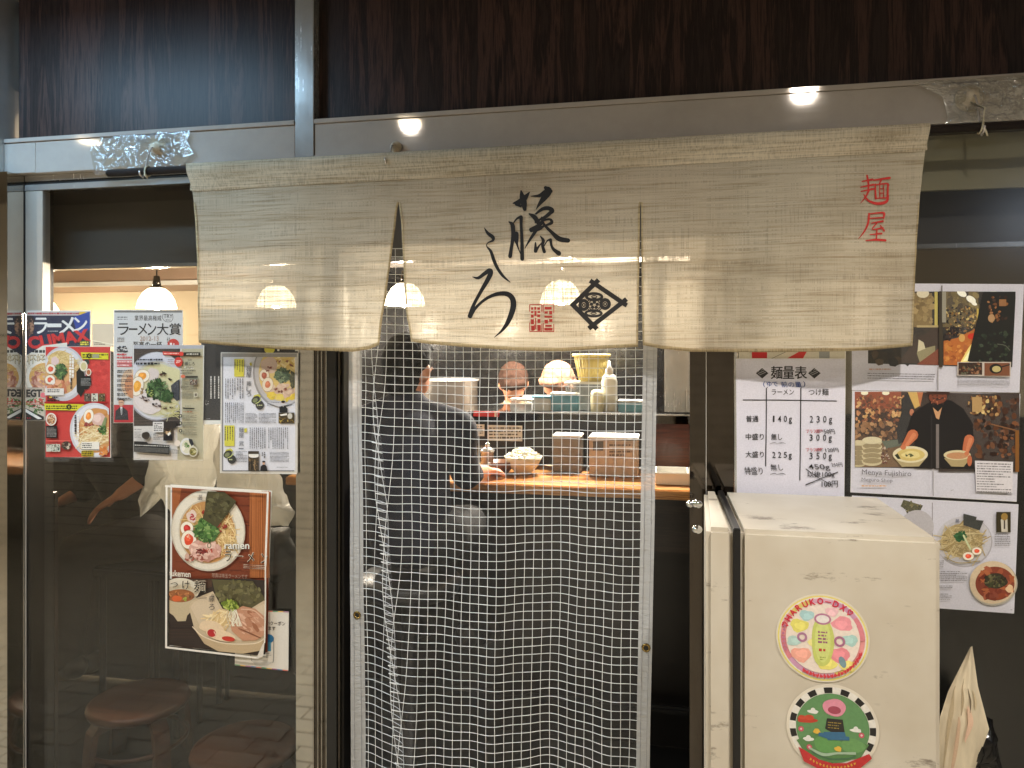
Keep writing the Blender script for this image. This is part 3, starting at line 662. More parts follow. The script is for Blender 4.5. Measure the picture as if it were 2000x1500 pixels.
# white tray
tr = empty('tray', (X(1310, .92), .92, 1.048), 'white rectangular plastic tray on the counter right of the curtain', 'tray')
xa, xb = X(1283, .86), X(1343, .86); bm = BM()
box(bm, xa, xb, .84, 1.0, 1.049, 1.054); box(bm, xa, xb, .834, .840, 1.049, 1.094, .002); box(bm, xa, xb, 1.0, 1.006, 1.049, 1.094, .002); box(bm, xa-.006, xa, .834, 1.006, 1.049, 1.094, .002); box(bm, xb, xb+.006, .834, 1.006, 1.049, 1.094, .002)
obj('tray_body', bm, M['white'], tr)
bm = BM(); box(bm, xa-.009, xb+.009, .829, .834, 1.088, 1.097, .002); obj('rim', bm, M['white'], tr)
# big cooking pot and stock in the kitchen
vessel('stock_pot', 'tall steel stock pot behind the pass shelf in the kitchen', 'pot', 880, 2.3, .9, [(.001, 0), (.17, 0), (.17, .48), (.178, .48), (.178, .49), (.16, .49), (.16, .02), (.001, .02)], M['steel'])
kc = empty('kitchen_counter', (-.6, 2.6, 0), 'steel kitchen worktop behind the staff', 'worktop')
obox('worktop', M['steel'], kc, -2.4, 2.1, 2.35, 2.99, .86, .90, .004); obox('base', M['darksteel'], kc, -2.4, 2.1, 2.4, 2.99, .02, .859)
vessel('rice_cooker', 'large pale cylinder cooker on the kitchen worktop', 'cooker', 1030, 2.6, .901, [(.001, 0), (.16, 0), (.17, .02), (.17, .30), (.15, .34), (.05, .37), (.001, .375)], M['white'])
# blue lit screen on the far left wall of the doorway view
bs = empty('ticket_screen', W(669, 730, .5), 'small blue lit screen of the ticket machine at the left edge of the doorway', 'screen')
a, b = W(655, 690, .50), W(674, 800, .50)
obox('case', M['white'], bs, a.x-.03, b.x+.01, .502, .62, b.z-.3, a.z+.15, .006)
c, e = W(663, 708, .5), W(673, 756, .5); obox('screen', glow_mat('screen_blue', (40, 120, 255), 2.2), bs, c.x, e.x, .498, .5015, e.z, c.z)
c, e = W(661, 770, .5), W(673, 792, .5); obox('coin_slot', M['black'], bs, c.x, e.x, .498, .5015, e.z, c.z)

# black partition and items behind the left window
st = empty('partition', (X(100, .2), .2, 0), 'narrow dark brown partition end behind the left window', 'partition')
obox('panel', M['counterfront'], st, X(86, .12), X(106, .12), .12, .14, 0, Z(95, 962, .12), .003)
bl = empty('low_wall', (-2, .5, 0), 'black low wall panel behind the left window under the lit part', 'low wall')
obox('panel', mat('black_low_panel', (9, 8, 8), .5, var=.3), bl, -3.4, CTL-.01, .96, 1.0, 0.02, 1.22)
obox('cap_rail', M['black'], bl, -3.4, CTL-.01, .94, 1.02, 1.221, 1.24, .003)
# beige dividing wall behind the right window, its lit top and dark bottom put in as beige and black
rw = empty('divider_wall', (1.2, .5, 0), 'pale divider wall behind the papers of the right window', 'wall')
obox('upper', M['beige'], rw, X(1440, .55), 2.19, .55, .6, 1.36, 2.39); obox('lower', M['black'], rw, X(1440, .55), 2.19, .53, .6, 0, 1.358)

# stools (kept behind the glass)
def stool(cx, cy, h, label, rz=0):
    t = empty('stool', (cx, cy, 0), label, 'stool', 'round bentwood stools behind the left window')
    bm = BM(); lathe(bm, (cx, cy, h), [(.001, 0), (.165, 0), (.175, -.006), (.178, -.018), (.172, -.030), (.001, -.032)], 48); obj('seat', bm, M['stool'], t, True)
    for k in range(4):
        a = rz+math.pi/4+k*math.pi/2; q = []
        for r, z in [(.10, h-.036), (.14, h-.045), (.165, h-.075), (.172, h-.12), (.178, .3*h), (.185, .0)]: q.append(Vector((cx+r*math.cos(a), cy+r*math.sin(a), z)))
        bm = BM(); tan = Vector((-math.sin(a), math.cos(a), 0))*.028; rad = Vector((math.cos(a), math.sin(a), 0))
        rings = []
        for i, p_ in enumerate(q):
            d_ = (q[min(i+1, 5)]-q[max(i-1, 0)]).normalized(); nn = d_.cross(tan.normalized()).normalized()*.011
            rings.append([bm.verts.new(p_+u) for u in (tan+nn, tan-nn, -tan-nn, -tan+nn)])
        for r0, r1 in zip(rings, rings[1:]):
            for j in range(4): bm.faces.new((r0[j], r0[(j+1) % 4], r1[(j+1) % 4], r1[j]))
        bm.faces.new(rings[0]); bm.faces.new(rings[-1]); obj('leg', bm, M['stool'], t)
    bm = BM(); lathe(bm, (cx, cy, h*.45), [(.165, -.008), (.172, -.008), (.172, .008), (.165, .008), (.165, -.008)], 40); obj('ring_brace', bm, M['stool'], t, True)
def stool_at(px, py, Y, label, rz):
    p = W(px, py, Y); stool(p.x, p.y, p.z, label, rz)
stool_at(272, 1362, .34, 'round brown bentwood stool standing whole behind the ramen poster window', .3)
stool_at(478, 1452, .22, 'round brown bentwood stool nearer the door, only its seat in view', .8)
# black box like chair back
kb = empty('chair', (X(318, .66), .66, 0), 'black chair with a square back behind the photo poster', 'chair')
a, b = W(285, 965, .66), W(345, 1090, .66)
obox('backrest', M['black'], kb, a.x, b.x, .66, .69, b.z, a.z, .008); obox('seat', M['black'], kb, a.x, b.x+.1, .68, .92, b.z-.08, b.z-.04, .01)
for sx in (a.x+.02, b.x+.08):
    for sy in (.70, .90): bm = BM(); cone(bm, (sx, sy, 0), (sx, sy, b.z-.08), .012, .012, 10); obj('leg', bm, M['black'], kb)
c, e = W(317, 985, .66), W(326, 998, .66); obox('label_plate', M['white'], kb, c.x, e.x, .6565, .6595, e.z, c.z)

# plastic bags hanging behind the window
def bag(name, label, pts, Y, m, thick=.16, seed=1, cat='plastic bag'):
    """pts: outline in photo pixels, swollen into a soft closed volume"""
    bm = BM(); cxp = sum(p[0] for p in pts)/len(pts); cyp = sum(p[1] for p in pts)/len(pts); rings = []
    for s_, yy in ((0.02, -.5), (.35, -.48), (.62, -.40), (.85, -.22), (1, 0), (.85, .22), (.5, .42), (.02, .5)):
        ring = []
        for i in range(48):
            u = i/48*len(pts); a = pts[int(u) % len(pts)]; b_ = pts[(int(u)+1) % len(pts)]; f = u-int(u)
            x, y = a[0]+(b_[0]-a[0])*f, a[1]+(b_[1]-a[1])*f; x, y = cxp+(x-cxp)*s_, cyp+(y-cyp)*s_
            p_ = W(x, y, Y); n = noise.noise(Vector((x*.04, y*.04, yy*3+seed)))
            n2 = noise.noise(Vector((x*.13, y*.03, seed*3.1+yy)))
            ring.append(bm.verts.new((p_.x, Y+yy*thick+n*.03+n2*.014, p_.z)))
        rings.append(ring)
    for a, b_ in zip(rings, rings[1:]):
        for k in range(48): bm.faces.new((a[k], a[(k+1) % 48], b_[(k+1) % 48], b_[k]))
    bm.faces.new(rings[0]); bm.faces.new(rings[-1])
    o = obj(name, bm, m, None, True); tag(o, label, cat); return o
film = NT('translucent_bag_film'); fb = film.new('ShaderNodeBsdfPrincipled'); fb.inputs['Base Color'].default_value = (.88, .87, .82, 1); fb.inputs['Roughness'].default_value = .28
ft = film.new('ShaderNodeBsdfTransparent'); ftr = film.new('ShaderNodeBsdfTranslucent'); ftr.inputs[0].default_value = (.9, .88, .78, 1)
fm = film.new('ShaderNodeMixShader'); fm.inputs[0].default_value = .4; film.l(fb.outputs[0], fm.inputs[1]); film.l(ftr.outputs[0], fm.inputs[2])
fm2 = film.new('ShaderNodeMixShader'); fm2.inputs[0].default_value = .25; film.l(fm.outputs[0], fm2.inputs[1]); film.l(ft.outputs[0], fm2.inputs[2]); film.l(fm2.outputs[0], film.out.inputs[0])
nb = film.bump(film.noise(9, (2.5, 1, .6), 5, .6, 1.0), 1.0, .03); film.l(nb, fb.inputs['Normal'])
bag('plastic_bag', 'white translucent plastic bag bulging out right of the ramen photo poster', [(440, 835), (500, 850), (545, 930), (560, 985), (577, 1000), (566, 1026), (530, 1030), (470, 1010), (430, 960), (415, 880)], .30, film.m, .14, 2)
bag('plastic_bag', 'tall pale plastic bag hanging between the two middle magazine pages', [(300, 800), (400, 780), (432, 830), (430, 920), (400, 1000), (345, 1010), (300, 960), (280, 1010), (270, 990), (292, 880)], .48, film.m, .12, 5)
bag('rucksack', 'dark grey rounded rucksack low beside the plastic bag', [(500, 1030), (560, 1030), (578, 1070), (575, 1110), (540, 1140), (490, 1130), (470, 1080)], .38, mat('grey_nylon', (58, 62, 64), .6), .16, 8, 'rucksack')
# ================================================================== PAPERS ON THE GLASS
def poster(name, label, px, Y=-.004, cat='poster', group='pages and posters taped to the windows', sleeve=None, m=None, thick=.0012, tabs=()):
    """px: TL, TR, BR, BL in photo pixels. Returns the sheet object."""
    bm = BM(); f = [bm.verts.new(W(x, y, Y)) for x, y in px]; b = [bm.verts.new(W(x, y, Y)+Vector((0, thick, 0))) for x, y in px]
    bm.faces.new(f); bm.faces.new(b[::-1])
    for i in range(4): bm.faces.new((f[i], b[i], b[(i+1) % 4], f[(i+1) % 4]))
    o = obj(name, bm, m or M['white']); tag(o, label, cat, group)
    if sleeve is not None:
        cx = sum(p[0] for p in px)/4; cy_ = sum(p[1] for p in px)/4
        q = [(cx+(x-cx)*(1+sleeve/abs(x-cx)), cy_+(y-cy_)*(1+sleeve/abs(y-cy_))) for x, y in px]
        bm = BM(); f = [bm.verts.new(W(x, y, Y-.0042)) for x, y in q]; bm.faces.new(f); obj('clear_sleeve', bm, M['sleeve'], o)
    for (x0, y0, x1, y1) in tabs:
        bm = BM(); bm.faces.new([bm.verts.new(W(x, y, Y-.0046)) for x, y in ((x0, y0), (x1, y0), (x1, y1), (x0, y1))]); obj('tape_strip', bm, M['sleeve'], o)
    return o
BK = (28, 27, 28); GREENS = [(58, 92, 44), (86, 122, 58), (40, 66, 34), (120, 150, 84), (64, 100, 50)]
PORK = [(206, 158, 138), (190, 132, 112), (222, 184, 162), (170, 104, 84)]; NOOD = [(222, 196, 132), (236, 214, 156), (204, 172, 104)]
def egg(d, x, y, rx, ry, rot=0, yolk=(226, 92, 40), ks=.55):
    d.ell(x, y, rx*1.06, ry*1.06, (168, 140, 108), rot); d.ell(x, y, rx, ry, (236, 226, 208), rot); d.ell(x, y, rx*ks, ry*ks, yolk, rot, wob=.04); d.ell(x-rx*.12, y-ry*.12, rx*ks*.5, ry*ks*.5, tuple(min(255, v+22) for v in yolk), rot, wob=.1)

# P1 ---- magazine cover, dark blue
o = poster('magazine_cover', 'dark blue ramen magazine cover with big white katakana, leftmost on the glass', [(52, 607), (177, 606.5), (177, 822), (52, 821)], -.0035, sleeve=2)
d = Draw(0, 560, 3.945, -.0035, seed=11, base=.0003); d.clip = (205, 192, 693, 1026)
d.rect(205, 192, 695, 1026, (214, 206, 192)); d.rect(205, 192, 695, 470, (34, 40, 66)); d.rect(205, 190, 695, 222, (196, 186, 180)); d.lines(215, 198, 610, 215, 1, (170, 40, 44), fill=.8)
d.ell(640, 215, 40, 30, (232, 190, 60), n=9, wob=.2)
d.poly([(560, 235), (695, 190), (695, 330), (600, 380)], (38, 66, 150)); d.poly([(205, 450), (430, 430), (205, 535)], (34, 40, 66)); d.poly([(205, 340), (330, 400), (205, 530)], (30, 34, 56))
d.ell(232, 300, 34, 70, (122, 88, 70)); d.ell(230, 262, 38, 40, (48, 32, 28)); d.ell(240, 310, 22, 36, (178, 132, 104)); d.ell(215, 330, 18, 60, (64, 44, 38)); d.blobs(208, 250, 262, 380, 16, 9, [(90, 60, 48), (170, 124, 100), (40, 28, 26)])
for ch, x0, y0, x1, y1 in (('ラ', 268, 242, 366, 362), ('メ', 462, 236, 578, 362), ('ン', 572, 238, 672, 345)): d.text(ch, x0, y0, x1, y1, (232, 230, 226), .035)
d.rect(366, 284, 476, 312, (232, 230, 226)); d.lines(370, 335, 450, 350, 1, (170, 170, 170))
d.text('CLIMAX', 218, 356, 692, 452, (206, 44, 44), .05, shear=-.25, tilt=-66)
d.rect(615, 415, 688, 456, (60, 62, 30)); d.lines(622, 420, 684, 452, 2, (232, 216, 70), fill=.8)
d.poly([(205, 530), (330, 455), (520, 430), (520, 560), (350, 620), (205, 600)], (226, 220, 208))
d.lines(250, 487, 350, 510, 1, BK, fill=.9); d.text('杯好', 212, 520, 350, 600, (120, 104, 82), .03); d.text('杯好', 216, 516, 346, 594, (206, 190, 158), .015)
d.ell(330, 700, 128, 128, (232, 224, 212)); d.ell(340, 700, 112, 112, (218, 168, 96)); d.scatter(330, 720, 96, 76, 60, 20, PORK, asp=.7); d.noodles(340, 640, 90, 40, 22, 4, NOOD)
d.rect(205, 776, 345, 852, (190, 176, 160)); d.text('EGT', 208, 790, 330, 850, BK, .05); d.ell(338, 835, 20, 20, (228, 110, 120))
d.rect(205, 855, 350, 1026, (206, 196, 180)); d.scatter(280, 900, 80, 44, 60, 12, GREENS+[(210, 200, 180), (190, 60, 60)]); d.lines(208, 880, 345, 912, 2, (196, 44, 50))
d.poly([(205, 935), (345, 1000), (345, 1026), (205, 1026)], (26, 26, 26)); d.poly([(205, 940), (330, 1015), (300, 1020), (205, 965)], (232, 232, 230)); d.lines(215, 1004, 270, 1018, 1, (190, 40, 60)); d.scatter(300, 960, 40, 20, 22, 9, GREENS)
d.build('print', M['print'], o)

# small blank sleeve
o = poster('blank_card', 'small pale blank card between the blue cover and the award page', [(180, 632), (221, 632), (221, 677), (180, 677)], -.0034, 'card', m=mat('pale_card', (206, 190, 166), .5))
d = Draw(0, 0, 1, -.0034, seed=2, base=.0003); d.lines(184, 668, 206, 674, 2, (120, 110, 96)); d.poly([(181, 664), (221, 672), (221, 674), (181, 666)], (232, 222, 196)); d.build('print', M['print'], o)

# P3 ---- award page
o = poster('magazine_page', 'award page headed by large black katakana and a round shield, behind the white bowl page', [(222, 605), (357, 606), (357, 827), (222, 826)], -.0036, sleeve=1.5)
d = Draw(0, 580, 3.333, -.0036, seed=12, base=.0003); d.clip = (745, 88, 1186, 816)
d.rect(745, 88, 1188, 816, (206, 204, 202)); d.rect(745, 88, 1188, 102, (120, 116, 110)); d.lines(765, 125, 830, 152, 2, (90, 88, 88))
d.text('業界最高権威', 876, 120, 1052, 155, (40, 36, 34), .01); d.stroke([(1062, 112), (1060, 140), (1080, 160), (1112, 160), (1126, 140), (1124, 112)], 3, BK); d.text('TRY', 1066, 112, 1124, 138, BK, .01); d.lines(1080, 144, 1110, 156, 1, BK)
for ch, x0, x1 in (('ラ', 768, 838), ('メ', 898, 958), ('ン', 962, 1018), ('大', 1024, 1098), ('賞', 1104, 1178)): d.text(ch, x0, 172, x1, 248, (24, 22, 22), .012)
d.rect(840, 204, 896, 214, (24, 22, 22)); d.text('2012-13', 912, 256, 1034, 286, (176, 148, 132), .01); d.text('至高の一杯', 868, 290, 1056, 330, (34, 32, 32), .01)
d.lines(765, 262, 810, 296, 3, (90, 88, 88)); d.ell(1130, 308, 38, 36, (196, 56, 46)); d.lines(1108, 296, 1152, 320, 1, (236, 224, 216), fill=.8); d.lines(1086, 264, 1110, 300, 2, (120, 118, 116), True)
d.blobs(765, 322, 832, 356, 12, 12, [(40, 40, 44), (70, 70, 74)]); d.rect(766, 352, 832, 358, (50, 48, 50))
for y in (366, 386): d.lines(764, y, 862, y+16, 1, (196, 70, 74), fill=.9)
for y in (412, 434): d.rect(764, y, 862, y+20, (200, 92, 96)); d.lines(766, y+3, 862, y+17, 1, (232, 214, 210), fill=.6)
d.ell(850, 560, 60, 90, (214, 180, 148)); d.ell(870, 580, 56, 76, (196, 132, 92), wob=.03)
for y in range(474, 660, 30): d.lines(766, y, 862, y+20, 2, (58, 54, 52), fill=.7)
d.rect(745, 702, 1188, 816, (182, 34, 44)); d.ell(792, 686, 18, 24, (206, 160, 132)); d.poly([(774, 676), (780, 662), (806, 662), (812, 680), (800, 672), (782, 672)], (40, 30, 28)); d.lines(780, 684, 806, 690, 1, (40, 34, 32))
d.poly([(752, 800), (756, 742), (782, 718), (806, 718), (834, 740), (840, 800)], (34, 34, 40)); d.poly([(786, 714), (800, 714), (798, 760), (792, 770)], (220, 218, 214)); d.rect(792, 726, 796, 762, (70, 70, 90)); d.stroke([(768, 782), (800, 776), (826, 764)], 8, (52, 52, 60))
d.build('print', M['print'], o)

# P2 ---- red page
o = poster('magazine_page', 'glossy red page with two ramen bowls, overlapping the dark blue cover', [(88.5, 676.5), (215.5, 677), (216.5, 894), (90, 892.5)], -.010, sleeve=4, tabs=[(92, 896, 135, 902), (176, 896, 222, 902)])
d = Draw(60, 660, 6.0, -.010, seed=13, base=.0003); d.clip = (176, 104, 932, 1396)
RED = (206, 50, 44)
d.rect(170, 100, 940, 1400, RED); d.blobs(560, 260, 900, 700, 30, 60, [(200, 44, 40), (214, 60, 50)])
d.ell(385, 420, 262, 320, (196, 192, 196)); d.ell(385, 412, 236, 290, (214, 212, 216)); d.ell(372, 410, 200, 250, (214, 166, 108)); d.ell(340, 240, 130, 90, (224, 192, 128), wob=.05); d.noodles(370, 230, 140, 70, 30, 7, NOOD)
d.ell(290, 270, 46, 50, (226, 196, 190), wob=.06); d.scatter(330, 560, 150, 70, 34, 36, [(208, 132, 96), (190, 112, 76), (220, 160, 120)], asp=.6); d.noodles(520, 320, 60, 110, 16, 6, NOOD)
egg(d, 242, 364, 56, 58, 0, (222, 88, 52)); egg(d, 236, 490, 58, 54, 0, (218, 86, 54)); d.ell(268, 520, 26, 26, (236, 226, 214)); d.scatter(362, 395, 62, 84, 120, 22, GREENS)
d.poly([(545, 400), (600, 330), (640, 420), (640, 620), (598, 690), (552, 630)], (38, 38, 36)); d.poly([(560, 440), (715, 450), (722, 540), (680, 600), (560, 610)], (36, 36, 36)); d.lines(600, 470, 712, 560, 6, (150, 148, 144))
d.ell(665, 282, 34, 30, (60, 66, 58)); d.ell(632, 330, 46, 62, (222, 210, 190)); d.ell(632, 332, 32, 44, (196, 184, 136)); d.ell(690, 402, 32, 42, (220, 208, 190)); d.ell(690, 402, 22, 30, (176, 108, 72))
for x in (476, 506): d.vmarks(7, x, 205, 40, (236, 228, 216))
d.vmarks(4, 486, 470, 34, BK)
d.rect(178, 590, 402, 672, (214, 206, 198)); d.lines(210, 598, 352, 640, 2, (44, 40, 40), fill=.6); d.lines(206, 684, 350, 744, 3, (26, 24, 26), fill=.85); d.rect(230, 686, 262, 702, (210, 180, 60))
d.poly([(600, 168), (922, 176), (922, 252), (612, 246)], (206, 196, 52)); d.lines(620, 184, 916, 238, 2, (74, 84, 40), fill=.7); d.ell(698, 210, 28, 30, (34, 44, 32)); d.rect(736, 190, 812, 236, (150, 152, 126)); d.text('C', 688, 196, 710, 224, (200, 196, 60), .03)
for x, c in ((640, (96, 84, 76)), (726, (206, 206, 190)), (810, (110, 92, 56))): d.rect(x, 650, x+74, 742, c); d.blobs(x+6, 656, x+68, 736, 12, 14, [(40, 36, 34), (176, 160, 140), (86, 60, 50)])
d.rect(176, 746, 930, 764, (170, 30, 34)); d.poly([(176, 768), (640, 776), (640, 850), (180, 842)], (206, 196, 52)); d.lines(196, 786, 560, 836, 2, (74, 84, 40), fill=.7); d.ell(466, 808, 30, 32, (34, 44, 32)); d.text('C', 456, 794, 476, 822, (200, 196, 60), .03)
d.ell(758, 1080, 284, 322, (196, 194, 198)); d.ell(762, 1080, 262, 300, (216, 214, 218)); d.ell(780, 1082, 208, 262, (206, 150, 96)); d.noodles(760, 1130, 150, 150, 60, 10, [(228, 204, 156), (214, 184, 130), (236, 220, 180)]); d.ell(800, 870, 120, 46, (198, 140, 84), wob=.05)
d.ell(816, 950, 84, 74, (208, 172, 160), 10, wob=.05); d.ell(800, 940, 50, 44, (224, 196, 186), wob=.08); egg(d, 700, 914, 56, 82, 12, (226, 140, 60)); d.scatter(700, 1010, 60, 16, 18, 16, [(140, 60, 56), (160, 84, 70)])
d.stroke([(900, 940), (880, 1010), (850, 1090)], [30, 44, 50], (128, 138, 96)); d.scatter(858, 1070, 46, 50, 40, 20, GREENS+[(52, 70, 48)]); d.scatter(870, 1320, 60, 40, 20, 30, [(196, 116, 60), (212, 140, 80)])
for x in (548, 580): d.vmarks(7, x, 900, 36, (240, 234, 224) if x > 560 else (60, 50, 46))
d.rect(618, 1214, 828, 1312, (226, 220, 208)); d.lines(628, 1226, 740, 1290, 3, (40, 38, 38), fill=.6); d.rect(618, 1300, 828, 1306, (40, 38, 38)); d.rect(618, 1316, 760, 1384, (196, 170, 50)); d.lines(622, 1320, 750, 1380, 3, (28, 26, 26), fill=.8)
d.ell(266, 950, 62, 74, (222, 214, 204)); d.ell(266, 952, 48, 60, (176, 122, 84)); d.scatter(266, 950, 36, 46, 30, 12, [(206, 170, 130), (130, 80, 60), (220, 200, 180)])
d.rect(206, 1026, 336, 1170, (36, 34, 36)); d.lines(216, 1044, 326, 1156, 7, (150, 146, 142)); d.rect(206, 1196, 500, 1206, (214, 100, 90))
d.rect(208, 1240, 372, 1328, (196, 198, 184)); d.blobs(214, 1246, 366, 1322, 20, 18, [(40, 50, 52), (206, 206, 196), (120, 110, 90), (70, 96, 80)]); d.ell(444, 1256, 58, 50, (84, 66, 56)); d.scatter(444, 1256, 46, 38, 24, 14, [(170, 130, 104), (50, 40, 38), (206, 190, 170)])
d.build('print', M['print'], o)

# P5 ---- black page
o = poster('magazine_page', 'black page with small white upright text, mostly hidden behind the linen curtain', [(392, 604), (583, 606), (583, 826), (394, 829)], -.0036, sleeve=1.5)
d = Draw(0, 580, 3.333, -.0036, seed=14, base=.0003); d.clip = (1310, 90, 1940, 826)
d.rect(1310, 80, 1940, 802, (46, 44, 43)); d.ell(1755, 340, 34, 30, (214, 204, 60)); d.rect(1806, 80, 1940, 352, (224, 220, 204)); d.ell(1870, 345, 52, 22, BK)
for x in (1424, 1398, 1374): d.vmarks(9, x, 516, 14, (216, 212, 204))
d.blobs(1334, 672, 1360, 712, 6, 4, [(206, 204, 200)]); d.lines(1345, 790, 1368, 796, 1, (190, 188, 184))
d.build('print', M['print'], o)

# P4 ---- white bowl page
o = poster('magazine_page', 'magazine page with a large pale ramen bowl and an olive column of text', [(260, 674), (398.5, 674.5), (396, 899), (261, 897)], -.010, sleeve=2, tabs=[(262, 898, 330, 903)])
d = Draw(240, 660, 6.0, -.010, seed=15, base=.0003); d.clip = (126, 84, 940, 1428)
d.rect(120, 80, 945, 1430, (214, 208, 202)); d.rect(120, 80, 945, 126, (176, 176, 182)); d.rect(690, 126, 940, 1428, (186, 178, 148)); d.rect(640, 1046, 700, 1428, (186, 178, 148))
cl = d.clip; d.clip = (130, 126, 672, 1032)
d.rect(126, 126, 680, 1040, (58, 48, 42))
for k in range(30): y = d.rnd.uniform(126, 1040); d.stroke([(126, y), (400, y+d.rnd.uniform(-8, 8)), (680, y)], 5, d.rnd.choice([(74, 60, 50), (48, 38, 34), (90, 74, 62)]), 2); d.k -= .8
d.ell(400, 566, 356, 404, (150, 148, 154)); d.ell(404, 562, 344, 394, (204, 204, 212)); d.ell(400, 600, 300, 330, (196, 196, 186)); d.ell(404, 604, 282, 306, (206, 200, 160)); d.ell(500, 440, 190, 110, (208, 202, 156), wob=.05); d.noodles(580, 850, 100, 90, 40, 6, [(206, 200, 140), (190, 184, 120), (220, 214, 170)])
d.ell(270, 740, 190, 130, (212, 200, 194), 28, wob=.05); d.ell(300, 760, 170, 110, (220, 208, 204), 30, wob=.05); d.ell(360, 430, 70, 80, (212, 198, 192), wob=.06)
egg(d, 236, 446, 84, 74, -14, (228, 150, 46), .58); egg(d, 176, 566, 72, 112, 12, (230, 160, 48), .6); d.scatter(225, 620, 18, 46, 20, 12, [(150, 120, 80), (110, 86, 60)])
d.poly([(570, 560), (640, 500), (680, 480), (680, 720), (640, 740), (590, 690)], (40, 44, 54)); d.blobs(590, 520, 660, 600, 10, 10, [(90, 96, 104), (58, 62, 70)])
d.scatter(420, 600, 120, 110, 230, 26, [(52, 80, 46), (40, 60, 38), (78, 106, 64), (34, 52, 34), (110, 130, 90)]); d.scatter(520, 680, 60, 70, 70, 24, [(52, 80, 46), (40, 60, 38), (70, 96, 60)]); d.scatter(340, 640, 40, 60, 24, 14, [(150, 160, 96), (52, 80, 46)])
for (x, y, r_) in ((470, 410, 60), (500, 430, 50), (580, 480, 34), (260, 700, 50), (290, 730, 40), (400, 780, 60), (430, 800, 30), (510, 820, 24), (580, 815, 22)): d.scatter(x, y, r_, r_*.3, 8, 13, [(58, 36, 32), (84, 52, 42), (40, 28, 26)], rot=28, asp=.4)
d.lines(172, 240, 482, 268, 1, (44, 42, 46), fill=.75); d.lines(172, 282, 446, 318, 1, (34, 32, 36), fill=.8); d.lines(540, 262, 620, 316, 2, (150, 120, 120), fill=.3); d.lines(545, 248, 615, 262, 1, (60, 58, 60))
d.clip = cl
d.poly([(484, 158), (720, 172), (720, 206), (486, 198)], (196, 62, 52)); d.lines(496, 168, 700, 196, 1, (228, 180, 170)); d.ell(668, 280, 48, 56, (196, 58, 50)); d.lines(640, 260, 698, 298, 2, (236, 214, 206), fill=.6); d.ell(700, 186, 30, 26, (206, 66, 56))
d.rect(726, 168, 924, 210, (44, 42, 38)); d.lines(760, 176, 900, 202, 1, (196, 190, 172), fill=.7); d.text('麺屋', 776, 248, 824, 268, (60, 56, 46)); d.text('藤しろ', 744, 278, 858, 322, (42, 40, 34), .015)
d.blobs(742, 338, 860, 362, 8, 12, [(216, 210, 196)]); d.lines(756, 342, 842, 358, 1, (90, 84, 70)); d.lines(694, 376, 870, 392, 1, (70, 66, 54), fill=.7); d.lines(694, 404, 880, 420, 1, (70, 66, 54), fill=.7)
d.ell(722, 450, 26, 20, (206, 112, 84)); d.rect(748, 444, 896, 466, (58, 54, 46)); d.lines(696, 486, 790, 590, 8, (110, 104, 86)); d.rect(800, 484, 890, 552, (110, 96, 84)); d.blobs(806, 490, 884, 546, 12, 12, [(50, 42, 38), (206, 196, 180), (140, 96, 70)])
d.lines(696, 560, 884, 610, 4, (110, 104, 86)); d.lines(696, 628, 840, 710, 6, (116, 110, 92)); d.rect(852, 640, 892, 688, (206, 200, 180)); d.rect(860, 648, 886, 680, (110, 100, 84))
d.poly([(716, 812), (860, 820), (856, 834), (726, 830)], (46, 42, 36)); d.lines(748, 790, 830, 802, 1, (90, 84, 70)); d.lines(724, 852, 838, 874, 1, (150, 90, 60)); 
for y in (910, 996, 1084): d.ell(696, y, 20, 20, (44, 40, 36)); d.ell(696, y, 9, 12, (190, 184, 160)); d.lines(726, y-14, 884, y+56, 5, (112, 106, 88))
d.ell(660, 1230, 34, 36, (220, 206, 192)); d.ell(768, 1268, 80, 100, (212, 210, 206)); d.ell(772, 1270, 62, 78, (206, 202, 178)); d.poly([(790, 1176), (832, 1186), (850, 1240), (826, 1266), (800, 1224)], (46, 48, 54)); d.scatter(770, 1256, 26, 36, 24, 12, GREENS); d.ell(730, 1290, 20, 28, (230, 222, 208)); d.ell(842, 1326, 54, 62, (204, 198, 180)); d.ell(842, 1328, 42, 48, (122, 112, 60)); d.scatter(842, 1328, 30, 34, 16, 12, [(160, 150, 90), (80, 84, 44), (206, 200, 160)])
d.rect(374, 980, 498, 1100, (210, 206, 202)); d.lines(386, 990, 484, 1090, 5, (70, 66, 66), fill=.6); d.lines(380, 1116, 486, 1190, 4, (96, 92, 92)); d.rect(500, 976, 650, 1050, (44, 40, 38)); d.rect(496, 1050, 606, 1200, (52, 46, 42)); d.ell(550, 1100, 26, 34, (196, 160, 120)); d.ell(550, 1072, 30, 20, (34, 30, 28)); d.poly([(500, 1200), (506, 1150), (540, 1124), (566, 1124), (606, 1150), (606, 1200)], (28, 28, 32)); d.poly([(540, 1122), (574, 1096), (586, 1116), (556, 1146)], (224, 220, 210)); d.blobs(504, 1064, 600, 1110, 8, 10, [(140, 126, 84), (80, 66, 50)])
d.ell(292, 1140, 48, 44, (66, 58, 52), wob=.04); d.ell(292, 1134, 36, 30, (52, 46, 42)); d.lines(154, 1060, 290, 1074, 1, (90, 86, 86)); d.lines(156, 1092, 236, 1170, 6, (130, 126, 124))
d.poly([(154, 1206), (300, 1212), (320, 1232), (570, 1252), (568, 1362), (154, 1330)], (38, 38, 38)); d.lines(164, 1240, 560, 1262, 1, (200, 198, 192), fill=.5, tilt=14); d.lines(164, 1272, 560, 1328, 5, (130, 128, 124), fill=.5, tilt=14); d.lines(592, 1294, 682, 1352, 4, (90, 86, 84)); d.lines(134, 1402, 220, 1412, 1, (150, 140, 120))
d.build('print', M['print'], o)

